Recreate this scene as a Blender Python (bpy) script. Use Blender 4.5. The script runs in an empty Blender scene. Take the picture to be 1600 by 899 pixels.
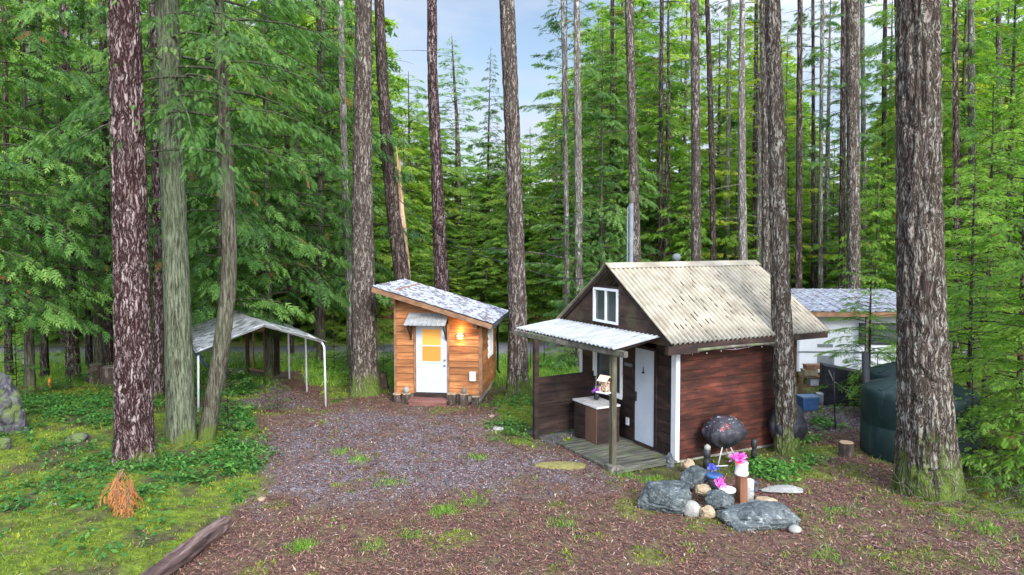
import bpy, bmesh, math, random
import numpy as np
from mathutils import Vector, Matrix

# ------------------------------------------------------------------ camera
sc = bpy.context.scene
COL = sc.collection
FPX, CX, CY, PITCH, EYE = 1120.0, 800.0, 421.0, math.radians(2.5), 4.5
cam_d = bpy.data.cameras.new('camera')
cam = bpy.data.objects.new('camera', cam_d)
COL.objects.link(cam)
cam.location = (0, 0, EYE)
cam.rotation_euler = (math.radians(90) - PITCH, 0, 0)
cam_d.sensor_width = 36
cam_d.lens = 36 * FPX / 1600
cam_d.shift_y = -(449.5 - CY) / 1600
cam_d.clip_start = 0.1
cam_d.clip_end = 2000
sc.camera = cam

# ------------------------------------------------------------------ sky, sun, exposure
SUN_EL, SUN_AZ = math.radians(31), math.radians(156)      # azimuth clockwise from +Y; high, behind the camera
w = bpy.data.worlds.new('World'); sc.world = w
w.use_nodes = True
nt = w.node_tree
for n in list(nt.nodes): nt.nodes.remove(n)
wo = nt.nodes.new('ShaderNodeOutputWorld'); bg = nt.nodes.new('ShaderNodeBackground')
sky = nt.nodes.new('ShaderNodeTexSky'); sky.sky_type = 'NISHITA'; sky.sun_disc = False
sky.sun_elevation = SUN_EL; sky.sun_rotation = SUN_AZ
sky.altitude = 100; sky.air_density = 1.1; sky.dust_density = 1.2; sky.ozone_density = 1.5
tc = nt.nodes.new('ShaderNodeTexCoord'); mp = nt.nodes.new('ShaderNodeMapping')
mp.inputs['Scale'].default_value = (1.2, 1.2, 4.5)
cn = nt.nodes.new('ShaderNodeTexNoise'); cn.inputs['Scale'].default_value = 2.3
cn.inputs['Detail'].default_value = 7; cn.inputs['Roughness'].default_value = 0.55; cn.inputs['Distortion'].default_value = 0.3
cr = nt.nodes.new('ShaderNodeValToRGB')
cr.color_ramp.elements[0].position = 0.36; cr.color_ramp.elements[0].color = (0.15, 0.15, 0.15, 1)
cr.color_ramp.elements[1].position = 0.62; cr.color_ramp.elements[1].color = (1, 1, 1, 1)
mx = nt.nodes.new('ShaderNodeMix'); mx.data_type = 'RGBA'
mx.inputs['B'].default_value = (4.6, 5.0, 5.9, 1)
L = nt.links.new
L(tc.outputs['Generated'], mp.inputs['Vector']); L(mp.outputs[0], cn.inputs['Vector'])
L(cn.outputs[0], cr.inputs[0]); L(cr.outputs[0], mx.inputs['Factor'])
L(sky.outputs[0], mx.inputs['A'])
# an overcast sky is about three times as bright overhead as at the horizon
# and brighter again on the side where the veiled sun stands (behind the camera)
sx = nt.nodes.new('ShaderNodeVectorMath'); sx.operation = 'DOT_PRODUCT'; sx.inputs[1].default_value = (0.25, -0.58, 0.77)
L(tc.outputs['Generated'], sx.inputs[0])
mr = nt.nodes.new('ShaderNodeMapRange'); L(sx.outputs['Value'], mr.inputs['Value'])
mr.inputs['From Min'].default_value = -0.30; mr.inputs['From Max'].default_value = 0.70; mr.inputs['To Min'].default_value = 1.0; mr.inputs['To Max'].default_value = 4.2
vm = nt.nodes.new('ShaderNodeVectorMath'); vm.operation = 'SCALE'
L(mx.outputs['Result'], vm.inputs[0]); L(mr.outputs[0], vm.inputs['Scale']); L(vm.outputs[0], bg.inputs[0])
bg.inputs[1].default_value = 0.055
L(bg.outputs[0], wo.inputs[0])
sd = bpy.data.lights.new('sun', 'SUN'); sd.energy = 1.5; sd.angle = math.radians(20); sd.color = (1, 0.965, 0.92)
sun = bpy.data.objects.new('sun', sd); COL.objects.link(sun)
sv = Vector((math.sin(SUN_AZ) * math.cos(SUN_EL), math.cos(SUN_AZ) * math.cos(SUN_EL), math.sin(SUN_EL)))
sun.rotation_euler = sv.to_track_quat('Z', 'Y').to_euler()
sun.location = (0, -10, 30)
sc.view_settings.view_transform = 'Standard'; sc.view_settings.look = 'None'
sc.view_settings.gamma = 1; sc.view_settings.use_curve_mapping = False
sc.view_settings.exposure = 1.62
sc.cycles.max_bounces = 6; sc.cycles.diffuse_bounces = 3; sc.cycles.glossy_bounces = 2
sc.cycles.transmission_bounces = 4; sc.cycles.transparent_max_bounces = 4
sc.cycles.caustics_reflective = False; sc.cycles.caustics_refractive = False

# ------------------------------------------------------------------ numeric helpers
TAB = np.random.default_rng(77).random(65536)
def vnoise(p, freq=1.0, seed=0):
    q = np.asarray(p, float) * freq + seed * 17.31
    i = np.floor(q).astype(np.int64); f = q - i; f = f * f * (3 - 2 * f)
    def h(a, b, c): return TAB[((a * 73856093) ^ (b * 19349663) ^ (c * 83492791)) & 65535]
    x, y, z = i[..., 0], i[..., 1], i[..., 2]
    def l(a, b, t): return a + (b - a) * t
    c00 = l(h(x, y, z), h(x + 1, y, z), f[..., 0]); c10 = l(h(x, y + 1, z), h(x + 1, y + 1, z), f[..., 0])
    c01 = l(h(x, y, z + 1), h(x + 1, y, z + 1), f[..., 0]); c11 = l(h(x, y + 1, z + 1), h(x + 1, y + 1, z + 1), f[..., 0])
    return l(l(c00, c10, f[..., 1]), l(c01, c11, f[..., 1]), f[..., 2])
def n2(x, y, freq=1.0, seed=0): return vnoise(np.stack([x, y, np.zeros_like(x)], -1), freq, seed)
def fbm2(x, y, freq, seed=0, o=3):
    s = 0; a = 1; t = 0
    for k in range(o):
        s = s + a * n2(x, y, freq * 2 ** k, seed + k); t += a; a *= 0.5
    return s / t
def sstep(a, b, x):
    t = np.clip((x - a) / (b - a), 0, 1); return t * t * (3 - 2 * t)

def height(x, y):
    x = np.asarray(x, float); y = np.asarray(y, float)
    z = 0.10 * (fbm2(x, y, 0.22, 3) - 0.5)
    mound = sstep(-4.2, -7.5, x + 0.18 * (y - 12)) * sstep(21, 17, y)          # mossy bank on the left
    z = z + mound * (0.12 + 0.30 * fbm2(x, y, 0.5, 9))
    z = z + 0.10 * sstep(5.0, 8.5, x) * sstep(13.5, 11, y)
    flat = sstep(23, 25, y)
    return z * (1 - flat)
cp, sp = math.cos(PITCH), math.sin(PITCH)
def ray(px, py):
    X, Y = (px - CX) / FPX, (CY - py) / FPX
    return Vector((X, cp + sp * Y, -sp + cp * Y))
def at(px, py, d):
    r = ray(px, py); k = d / r.y
    return Vector((r.x * k, d, EYE + r.z * k))
def G(px, py):
    r = ray(px, py); z = 0.0
    for _ in range(6):
        k = (z - EYE) / r.z; z = float(height(r.x * k, r.y * k))
    return Vector((r.x * k, r.y * k, z))
def gz(x, y): return float(height(x, y))

# ------------------------------------------------------------------ object helpers
def tag(o, label=None, cat=None, group=None, kind=None):
    if label: o['label'] = label
    if cat: o['category'] = cat
    if group: o['group'] = group
    if kind: o['kind'] = kind
    return o
def empty(name, loc=(0, 0, 0), rz=0, label=None, cat=None, group=None, parent=None):
    o = bpy.data.objects.new(name, None); COL.objects.link(o)
    o.location = loc; o.rotation_euler = (0, 0, rz); o.empty_display_size = 0.2
    if parent: o.parent = parent
    return tag(o, label, cat, group)
def np_mesh(name, verts, faces, mat, tint=None, smooth=False):
    """faces: (M,k) int array"""
    me = bpy.data.meshes.new(name)
    verts = np.asarray(verts, np.float32); faces = np.asarray(faces, np.int32); m, k = faces.shape
    me.vertices.add(len(verts)); me.vertices.foreach_set('co', verts.ravel())
    me.loops.add(m * k); me.loops.foreach_set('vertex_index', faces.ravel())
    me.polygons.add(m); me.polygons.foreach_set('loop_start', np.arange(0, m * k, k, dtype=np.int32))
    try: me.polygons.foreach_set('loop_total', np.full(m, k, np.int32))
    except Exception: pass
    if smooth: me.polygons.foreach_set('use_smooth', np.ones(m, bool))
    if tint is not None:
        a = me.attributes.new('tint', 'FLOAT', 'FACE'); a.data.foreach_set('value', np.asarray(tint, np.float32))
    me.materials.append(mat); me.update(calc_edges=True); me.validate()
    return me
def mk(name, me, parent=None, loc=(0, 0, 0)):
    o = bpy.data.objects.new(name, me); COL.objects.link(o); o.location = loc
    if parent: o.parent = parent
    return o
def tri_mesh(name, tris, mat, tint=None):
    tris = np.asarray(tris, np.float32).reshape(-1, 3, 3); n = len(tris)
    return np_mesh(name, tris.reshape(-1, 3), np.arange(n * 3).reshape(n, 3), mat, tint)

class MB:
    def __init__(s): s.v = []; s.f = []; s.t = []; s.sm = []
    def face(s, pts, tint=0.5, smooth=False):
        b = len(s.v); s.v += [tuple(p) for p in pts]; s.f.append(list(range(b, b + len(pts)))); s.t.append(tint); s.sm.append(smooth)
    def hexa(s, P, tint=0.5):        # 8 corners: bottom 0-3, top 4-7 (ccw)
        b = len(s.v); s.v += [tuple(p) for p in P]
        for q in ((3, 2, 1, 0), (4, 5, 6, 7), (0, 1, 5, 4), (1, 2, 6, 5), (2, 3, 7, 6), (3, 0, 4, 7)):
            s.f.append([b + k for k in q]); s.t.append(tint); s.sm.append(False)
    def box(s, x0, y0, z0, x1, y1, z1, tint=0.5, rz=0, bev=0):
        P = [(x0, y0, z0), (x1, y0, z0), (x1, y1, z0), (x0, y1, z0), (x0, y0, z1), (x1, y0, z1), (x1, y1, z1), (x0, y1, z1)]
        if rz:
            cx, cy = (x0 + x1) / 2, (y0 + y1) / 2; c, q = math.cos(rz), math.sin(rz)
            P = [(cx + (x - cx) * c - (y - cy) * q, cy + (x - cx) * q + (y - cy) * c, z) for x, y, z in P]
        s.hexa(P, tint)
    def bar(s, a, b, wd, ht, tint=0.5, up=(0, 0, 1)):
        a, b = Vector(a), Vector(b); d = (b - a).normalized(); u = Vector(up)
        sd_ = d.cross(u)
        if sd_.length < 1e-3: sd_ = d.cross(Vector((1, 0, 0)))
        sd_.normalize(); u = sd_.cross(d).normalized()
        sx, uy = sd_ * wd / 2, u * ht / 2
        s.hexa([a - sx - uy, a + sx - uy, b + sx - uy, b - sx - uy, a - sx + uy, a + sx + uy, b + sx + uy, b - sx + uy], tint)
    def tube(s, pts, rad, seg=8, tint=0.5, cap=True):
        pts = [Vector(p) for p in pts]; n = len(pts)
        if not hasattr(rad, '__len__'): rad = [rad] * n
        b = len(s.v); ref = Vector((0, 0, 1))
        for i, p in enumerate(pts):
            d = (pts[min(i + 1, n - 1)] - pts[max(i - 1, 0)]).normalized()
            r = ref if abs(d.dot(ref)) < 0.95 else Vector((1, 0, 0))
            a = d.cross(r).normalized(); c = d.cross(a).normalized()
            for k in range(seg):
                t = 2 * math.pi * k / seg
                s.v.append(tuple(p + (a * math.cos(t) + c * math.sin(t)) * rad[i]))
        for i in range(n - 1):
            for k in range(seg):
                k2 = (k + 1) % seg
                s.f.append([b + i * seg + k, b + i * seg + k2, b + (i + 1) * seg + k2, b + (i + 1) * seg + k]); s.t.append(tint); s.sm.append(True)
        if cap:
            s.f.append([b + k for k in range(seg)][::-1]); s.t.append(tint); s.sm.append(False)
            s.f.append([b + (n - 1) * seg + k for k in range(seg)]); s.t.append(tint); s.sm.append(False)
    def lathe(s, prof, c=(0, 0, 0), seg=24, tint=0.5):
        b = len(s.v); n = len(prof)
        for r, z in prof:
            for k in range(seg):
                t = 2 * math.pi * k / seg
                s.v.append((c[0] + r * math.cos(t), c[1] + r * math.sin(t), c[2] + z))
        for i in range(n - 1):
            for k in range(seg):
                k2 = (k + 1) % seg
                s.f.append([b + i * seg + k, b + i * seg + k2, b + (i + 1) * seg + k2, b + (i + 1) * seg + k]); s.t.append(tint); s.sm.append(True)
        s.f.append([b + k for k in range(seg)][::-1]); s.t.append(tint); s.sm.append(False)
        s.f.append([b + (n - 1) * seg + k for k in range(seg)]); s.t.append(tint); s.sm.append(False)
    def build(s, name, mat, parent=None, loc=(0, 0, 0), bevel=0):
        me = bpy.data.meshes.new(name); me.from_pydata(s.v, [], s.f)
        a = me.attributes.new('tint', 'FLOAT', 'FACE'); a.data.foreach_set('value', np.array(s.t, np.float32))
        me.polygons.foreach_set('use_smooth', np.array(s.sm, bool))
        me.materials.append(mat); me.update()
        o = mk(name, me, parent, loc)
        if bevel:
            md = o.modifiers.new('bevel', 'BEVEL'); md.width = bevel; md.segments = 1; md.limit_method = 'ANGLE'
        return o

def clip(poly, a, b, c):       # keep a*x+b*z<=c
    out = []
    for i in range(len(poly)):
        p, q = poly[i], poly[(i + 1) % len(poly)]
        fp, fq = a * p[0] + b * p[1] - c, a * q[0] + b * q[1] - c
        if fp <= 0: out.append(p)
        if fp * fq < 0:
            t = fp / (fp - fq); out.append((p[0] + (q[0] - p[0]) * t, p[1] + (q[1] - p[1]) * t))
    return out

# ------------------------------------------------------------------ materials
def newmat(name):
    m = bpy.data.materials.new(name); m.use_nodes = True; t = m.node_tree
    for n in list(t.nodes): t.nodes.remove(n)
    o = t.nodes.new('ShaderNodeOutputMaterial'); p = t.nodes.new('ShaderNodeBsdfPrincipled')
    t.links.new(p.outputs[0], o.inputs[0])
    return m, t, p, o
def ramp(t, stops, fac):
    r = t.nodes.new('ShaderNodeValToRGB'); e = r.color_ramp.elements
    while len(e) < len(stops): e.new(0.5)
    for k, (pos, c) in enumerate(stops):
        e[k].position = pos; e[k].color = (*c, 1) if len(c) == 3 else c
    t.links.new(fac, r.inputs[0]); return r.outputs[0]
def noise(t, scale, stretch=(1, 1, 1), detail=4, rough=0.6, dist=0.0, coord='Object', rot=(0, 0, 0), off=(0, 0, 0)):
    c = t.nodes.new('ShaderNodeTexCoord'); m = t.nodes.new('ShaderNodeMapping')
    m.inputs['Scale'].default_value = stretch; m.inputs['Rotation'].default_value = rot; m.inputs['Location'].default_value = off
    n = t.nodes.new('ShaderNodeTexNoise'); n.inputs['Scale'].default_value = scale
    n.inputs['Detail'].default_value = detail; n.inputs['Roughness'].default_value = rough; n.inputs['Distortion'].default_value = dist
    t.links.new(c.outputs[coord], m.inputs[0]); t.links.new(m.outputs[0], n.inputs['Vector'])
    return n.outputs[0]
def mix(t, fac, a, b, mode='MIX'):
    m = t.nodes.new('ShaderNodeMix'); m.data_type = 'RGBA'; m.blend_type = mode
    for s_, v in (('Factor', fac), ('A', a), ('B', b)):
        i = [q for q in m.inputs if q.name == s_ and (q.type == 'RGBA' if s_ != 'Factor' else q.type == 'VALUE')][0]
        if hasattr(v, 'is_output'): t.links.new(v, i)
        elif isinstance(v, (int, float)): i.default_value = v
        else: i.default_value = (*v, 1) if len(v) == 3 else v
    return [q for q in m.outputs if q.type == 'RGBA'][0]
def math_(t, op, a, b=0.0, c=None):
    m = t.nodes.new('ShaderNodeMath'); m.operation = op
    for k, v in enumerate((a, b) if c is None else (a, b, c)):
        if hasattr(v, 'is_output'): t.links.new(v, m.inputs[k])
        else: m.inputs[k].default_value = v
    return m.outputs[0]
def attr(t, name='tint'):
    a = t.nodes.new('ShaderNodeAttribute'); a.attribute_name = name; return a.outputs['Fac']
def bump(t, p, h, strength=0.5, dist=0.02):
    b = t.nodes.new('ShaderNodeBump'); b.inputs['Strength'].default_value = strength; b.inputs['Distance'].default_value = dist
    t.links.new(h, b.inputs['Height']); t.links.new(b.outputs[0], p.inputs['Normal'])
def mat(name, stops, scale=4, stretch=(1, 1, 1), detail=5, rough=0.7, bmp=0.3, bdist=0.01, metal=0.0, tintamt=0.0,
        stains=(), spec=0.22, nrough=0.6, dist=0.0, coord='Object'):
    m, t, p, o = newmat(name)
    n = noise(t, scale, stretch, detail, nrough, dist, coord)
    if len(stops) == 1: c = mix(t, n, tuple(x * 0.85 for x in stops[0]), tuple(min(1, x * 1.12) for x in stops[0]))
    else: c = ramp(t, stops, n)
    for (col, s2, st2, lo, hi, k) in stains:
        nn = noise(t, s2, st2, 5, 0.65, 0.3, coord, off=(3.1 * k + s2, 1.7, 0.4))
        f = ramp(t, [(lo, (0, 0, 0)), (hi, (1, 1, 1))], nn)
        f = math_(t, 'MULTIPLY', f, k)
        c = mix(t, f, c, col)
    if tintamt:
        v = math_(t, 'MULTIPLY_ADD', attr(t), 2 * tintamt, 1 - tintamt)
        cc = t.nodes.new('ShaderNodeCombineColor')
        for i in range(3): t.links.new(v, cc.inputs[i])
        c = mix(t, 1.0, c, cc.outputs[0], 'MULTIPLY')
    t.links.new(c, p.inputs['Base Color'])
    p.inputs['Roughness'].default_value = rough; p.inputs['Metallic'].default_value = metal
    p.inputs['Specular IOR Level'].default_value = spec
    if bmp: bump(t, p, n, bmp, bdist)
    return m

def foliage(name, dark, mid, lite, trans=0.35, rnd=0.25):
    m, t, p, o = newmat(name)
    oi = t.nodes.new('ShaderNodeObjectInfo')
    v = math_(t, 'MULTIPLY_ADD', oi.outputs['Random'], rnd, attr(t))
    v = math_(t, 'SUBTRACT', v, rnd / 2)
    c = ramp(t, [(0.08, dark), (0.5, mid), (0.92, lite)], v)
    if name.split('_')[0] in ('cedar', 'fir', 'bright', 'far'): c = mix(t, math_(t, 'GREATER_THAN', attr(t), 1.5), c, (0.26, 0.13, 0.05))   # dead brown sprays
    t.links.new(c, p.inputs['Base Color']); p.inputs['Roughness'].default_value = 0.55
    p.inputs['Specular IOR Level'].default_value = 0.25
    tr = t.nodes.new('ShaderNodeBsdfTranslucent')
    tcx = mix(t, 1.0, c, (1.15, 1.35, 0.6), 'MULTIPLY'); t.links.new(tcx, tr.inputs[0])
    ms = t.nodes.new('ShaderNodeMixShader'); ms.inputs[0].default_value = trans
    t.links.new(p.outputs[0], ms.inputs[1]); t.links.new(tr.outputs[0], ms.inputs[2]); t.links.new(ms.outputs[0], o.inputs[0])
    return m

def bark_fir(name, plate_a, plate_b, crack, lichen, lich_amt, moss_h=0.0, scale=1.0, pale_top=0.0):
    m, t, p, o = newmat(name)
    co = t.nodes.new('ShaderNodeTexCoord')
    dn = t.nodes.new('ShaderNodeTexNoise'); dn.inputs['Scale'].default_value = 5.0 * scale; dn.inputs['Detail'].default_value = 3
    t.links.new(co.outputs['Object'], dn.inputs['Vector'])
    sub = t.nodes.new('ShaderNodeVectorMath'); sub.operation = 'SUBTRACT'; sub.inputs[1].default_value = (0.5, 0.5, 0.5)
    t.links.new(dn.outputs['Color'], sub.inputs[0])
    scl = t.nodes.new('ShaderNodeVectorMath'); scl.operation = 'SCALE'; scl.inputs['Scale'].default_value = 0.13
    t.links.new(sub.outputs[0], scl.inputs[0])
    add = t.nodes.new('ShaderNodeVectorMath'); add.operation = 'ADD'
    t.links.new(co.outputs['Object'], add.inputs[0]); t.links.new(scl.outputs[0], add.inputs[1])
    def ridge(s_, zst, off):
        mpp = t.nodes.new('ShaderNodeMapping'); mpp.inputs['Scale'].default_value = (1, 1, zst); mpp.inputs['Location'].default_value = off
        t.links.new(add.outputs[0], mpp.inputs[0])
        nn = t.nodes.new('ShaderNodeTexNoise'); nn.inputs['Scale'].default_value = s_; nn.inputs['Detail'].default_value = 2.5; nn.inputs['Roughness'].default_value = 0.55; nn.inputs['Distortion'].default_value = 0.4
        t.links.new(mpp.outputs[0], nn.inputs['Vector'])
        return math_(t, 'ABSOLUTE', math_(t, 'SUBTRACT', nn.outputs[0], 0.5))
    rr1 = ridge(9.5 * scale, 0.11, (0, 0, 0)); rr2 = ridge(14 * scale, 0.24, (7.3, 2.1, 5.5))
    rmin = math_(t, 'MINIMUM', rr1, math_(t, 'MULTIPLY', rr2, 1.25))
    cr_ = ramp(t, [(0.010, (0, 0, 0)), (0.055, (0.55, 0.55, 0.55)), (0.12, (1, 1, 1))], rmin)
    fl = noise(t, 34 * scale, (1, 1, 0.22), 6, 0.75)
    big = noise(t, 1.6, (1, 1, 0.5), 3, 0.5)
    flk = math_(t, 'ADD', fl, math_(t, 'MULTIPLY', math_(t, 'SUBTRACT', rmin, 0.055), 1.9))
    pl = ramp(t, [(0.40, plate_b), (0.62, plate_a)], flk)
    pl = mix(t, ramp(t, [(0.35, (0, 0, 0)), (0.7, (0.75, 0.75, 0.75))], big), pl, mix(t, fl, plate_b, plate_a))
    lf = ramp(t, [(0.62 - 0.2 * lich_amt, (0, 0, 0)), (0.68 - 0.1 * lich_amt, (1, 1, 1))], noise(t, 9, (1, 1, 0.7), 6, 0.7))
    pl = mix(t, math_(t, 'MULTIPLY', lf, lich_amt), pl, lichen)
    c = mix(t, cr_, crack, pl)  # dark cracks: bark's own variation plus furrow shade, put into the colour
    sep = t.nodes.new('ShaderNodeSeparateXYZ'); t.links.new(co.outputs['Object'], sep.inputs[0])
    if moss_h > 0:
        mn = math_(t, 'ADD', math_(t, 'MULTIPLY', noise(t, 3, (1, 1, 0.6), 3, 0.7), 1.6), math_(t, 'MULTIPLY', noise(t, 17, (1, 1, 0.7), 4, 0.75), 1.3))
        hh = math_(t, 'DIVIDE', sep.outputs['Z'], moss_h)
        k = math_(t, 'SUBTRACT', math_(t, 'SUBTRACT', mn, 0.80), hh)
        k = ramp(t, [(0.2, (0, 0, 0)), (0.55, (1, 1, 1))], k)
        c = mix(t, math_(t, 'MULTIPLY', k, 0.8), c, mix(t, fl, (0.035, 0.06, 0.012), (0.15, 0.22, 0.03)))
    t.links.new(c, p.inputs['Base Color']); p.inputs['Roughness'].default_value = 0.85
    p.inputs['Specular IOR Level'].default_value = 0.08
    hgt = math_(t, 'MULTIPLY_ADD', fl, 0.35, cr_)
    bump(t, p, hgt, 0.9, 0.03)
    return m
def bark_cedar(name, a, b, lite, moss_h=0.0):
    m, t, p, o = newmat(name)
    f1 = noise(t, 26, (1, 1, 0.12), 6, 0.75, 0.35); f2 = noise(t, 2.5, (1, 1, 0.4), 4, 0.6)
    c = ramp(t, [(0.40, b), (0.50, a), (0.62, lite)], f1)
    c = mix(t, ramp(t, [(0.4, (0, 0, 0)), (0.65, (0.3, 0.3, 0.3))], f2), c, (0.09, 0.125, 0.065))
    if moss_h > 0:
        co = t.nodes.new('ShaderNodeTexCoord'); sep = t.nodes.new('ShaderNodeSeparateXYZ'); t.links.new(co.outputs['Object'], sep.inputs[0])
        k = math_(t, 'SUBTRACT', math_(t, 'SUBTRACT', math_(t, 'ADD', math_(t, 'MULTIPLY', noise(t, 3, (1, 1, 0.6), 3, 0.7), 1.6), math_(t, 'MULTIPLY', noise(t, 17, (1, 1, 0.7), 4, 0.75), 1.3)), 0.85), math_(t, 'DIVIDE', sep.outputs['Z'], moss_h))
        c = mix(t, ramp(t, [(0.25, (0, 0, 0)), (0.45, (0.8, 0.8, 0.8))], k), c, mix(t, f1, (0.03, 0.05, 0.012), (0.13, 0.18, 0.03)))
    t.links.new(c, p.inputs['Base Color']); p.inputs['Roughness'].default_value = 0.9
    p.inputs['Specular IOR Level'].default_value = 0.06
    bump(t, p, f1, 0.8, 0.02)
    return m

M_FOL_CEDAR = foliage('cedar_foliage', (0.025, 0.065, 0.018), (0.085, 0.195, 0.042), (0.21, 0.35, 0.075), 0.42)
M_FOL_FIR = foliage('fir_foliage', (0.028, 0.07, 0.025), (0.085, 0.185, 0.048), (0.20, 0.33, 0.08), 0.42)
M_FOL_LITE = foliage('bright_hemlock_foliage', (0.055, 0.135, 0.025), (0.155, 0.30, 0.04), (0.34, 0.49, 0.07), 0.5)
M_FOL_YEL = foliage('yellow_green_foliage', (0.06, 0.13, 0.018), (0.20, 0.31, 0.03), (0.46, 0.46, 0.05), 0.5)
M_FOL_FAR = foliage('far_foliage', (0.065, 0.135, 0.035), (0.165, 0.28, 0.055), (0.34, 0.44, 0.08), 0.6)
M_DEADFROND = foliage('dead_frond', (0.20, 0.06, 0.02), (0.42, 0.16, 0.045), (0.55, 0.27, 0.10), 0.2, 0.0)
M_LEAF = foliage('shrub_leaves', (0.02, 0.075, 0.02), (0.05, 0.16, 0.03), (0.14, 0.30, 0.05), 0.3)
M_GRASS = foliage('grass_blades', (0.05, 0.14, 0.02), (0.12, 0.30, 0.03), (0.32, 0.42, 0.07), 0.35, 0.0)
M_MOSS = foliage('moss_tufts', (0.05, 0.08, 0.012), (0.135, 0.19, 0.018), (0.31, 0.34, 0.03), 0.2, 0.0)
B_FIR_RED = bark_fir('red_fir_bark', (0.30, 0.245, 0.24), (0.098, 0.036, 0.034), (0.020, 0.009, 0.009), (0.36, 0.33, 0.33), 0.30, 0.5)
B_FIR_GREY = bark_fir('grey_fir_bark', (0.25, 0.215, 0.19), (0.125, 0.090, 0.072), (0.040, 0.030, 0.025), (0.36, 0.37, 0.33), 0.5, 1.6)
B_FIR_MOSS = bark_fir('mossy_fir_bark', (0.25, 0.225, 0.198), (0.125, 0.090, 0.070), (0.038, 0.028, 0.022), (0.36, 0.40, 0.34), 0.55, 1.9)
B_FIR_FAR = bark_fir('distant_fir_bark', (0.30, 0.25, 0.22), (0.14, 0.10, 0.085), (0.035, 0.025, 0.022), (0.31, 0.31, 0.27), 0.6, 0, 0.8)
B_PALE = bark_fir('pale_bark', (0.34, 0.33, 0.29), (0.20, 0.18, 0.16), (0.09, 0.075, 0.065), (0.42, 0.43, 0.38), 0.6, 0, 0.9)
B_DARK = bark_fir('dark_bark', (0.18, 0.14, 0.125), (0.08, 0.055, 0.047), (0.018, 0.013, 0.012), (0.21, 0.2, 0.19), 0.35, 0, 1.0)
B_CEDAR = bark_cedar('cedar_bark', (0.085, 0.095, 0.062), (0.024, 0.018, 0.014), (0.17, 0.19, 0.135), 0.7)
B_CEDAR_DARK = bark_cedar('dark_cedar_bark', (0.065, 0.055, 0.042), (0.026, 0.018, 0.015), (0.14, 0.14, 0.105), 1.1)
# ------------------------------------------------------------------ trunk + crown builders
def spline(P, n):
    """Catmull-Rom through rows [x,y,z,r]"""
    P = np.asarray(P, float); out = []
    Q = np.vstack([2 * P[0] - P[1], P, 2 * P[-1] - P[-2]])
    m = len(P) - 1
    for i in range(m):
        a, b, c, d = Q[i:i + 4]
        k = max(2, int(round(n / m)))
        for j in range(k):
            t = j / k
            out.append(0.5 * ((2 * b) + (-a + c) * t + (2 * a - 5 * b + 4 * c - d) * t * t + (-a + 3 * b - 3 * c + d) * t ** 3))
    out.append(P[-1]); return np.array(out)
def trunk_arrays(P, seg=24, n=60, rough=0.02, flare=0.45, flare_h=0.35, seed=0, lobes=5):
    S = spline(P, n); m = len(S)
    th = np.linspace(0, 2 * np.pi, seg, endpoint=False)
    T, Z = np.meshgrid(th, S[:, 2]); R = S[:, 3][:, None] * np.ones_like(T)
    z0 = S[0, 2]
    fl = np.exp(-(Z - z0) / flare_h)
    R = R * (1 + flare * fl * (0.7 + 0.3 * np.cos(T * lobes + seed) + 0.25 * np.cos(T * 3 + seed * 2)))
    R = R * (1 + 0.05 * np.cos(2 * T + seed + Z * 0.3))
    q = np.stack([np.cos(T) * S[:, 3][:, None] * 13, np.sin(T) * S[:, 3][:, None] * 13, Z * 1.7], -1)
    q2 = q + 0.9 * (vnoise(q * np.array([.5, .5, .8]), 1, seed)[..., None] - .5)
    nn = vnoise(q2, 1.0, seed + 3); rd = 1 - np.abs(2 * nn - 1)           # crest lines = furrows
    R = R - rough * sstep(0.72, 0.97, rd) * 1.3 + rough * 0.9 * (vnoise(q * np.array([2.5, 2.5, 3.0]), 1, seed + 8) - 0.5)
    X = S[:, 0][:, None] + R * np.cos(T); Y = S[:, 1][:, None] + R * np.sin(T)
    V = np.stack([X, Y, Z], -1).reshape(-1, 3)
    i = np.arange(m - 1)[:, None] * seg; k = np.arange(seg)[None]; k2 = (k + 1) % seg
    F = np.stack([i + k, i + k2, i + seg + k2, i + seg + k], -1).reshape(-1, 4)
    return V, F
def limb_arrays(pts, r0, r1, seg=4):
    pts = np.asarray(pts, float); n = len(pts)
    d = np.gradient(pts, axis=0); d /= np.linalg.norm(d, axis=1, keepdims=True) + 1e-9
    ref = np.where(np.abs(d[:, 2:3]) > 0.9, np.array([[1., 0, 0]]), np.array([[0, 0, 1.]]))
    a = np.cross(d, ref); a /= np.linalg.norm(a, axis=1, keepdims=True) + 1e-9; b = np.cross(d, a)
    r = np.linspace(r0, r1, n)[:, None, None]; th = np.arange(seg) * 2 * np.pi / seg
    V = pts[:, None, :] + r * (np.cos(th)[None, :, None] * a[:, None, :] + np.sin(th)[None, :, None] * b[:, None, :])
    i = np.arange(n - 1)[:, None] * seg; k = np.arange(seg)[None]; k2 = (k + 1) % seg
    F = np.stack([i + k, i + k2, i + seg + k2, i + seg + k], -1).reshape(-1, 4)
    return V.reshape(-1, 3), F
def join(parts):
    V, F, b = [], [], 0
    for v, f in parts: V.append(v); F.append(f + b); b += len(v)
    return np.vstack(V), np.vstack(F)

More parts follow.
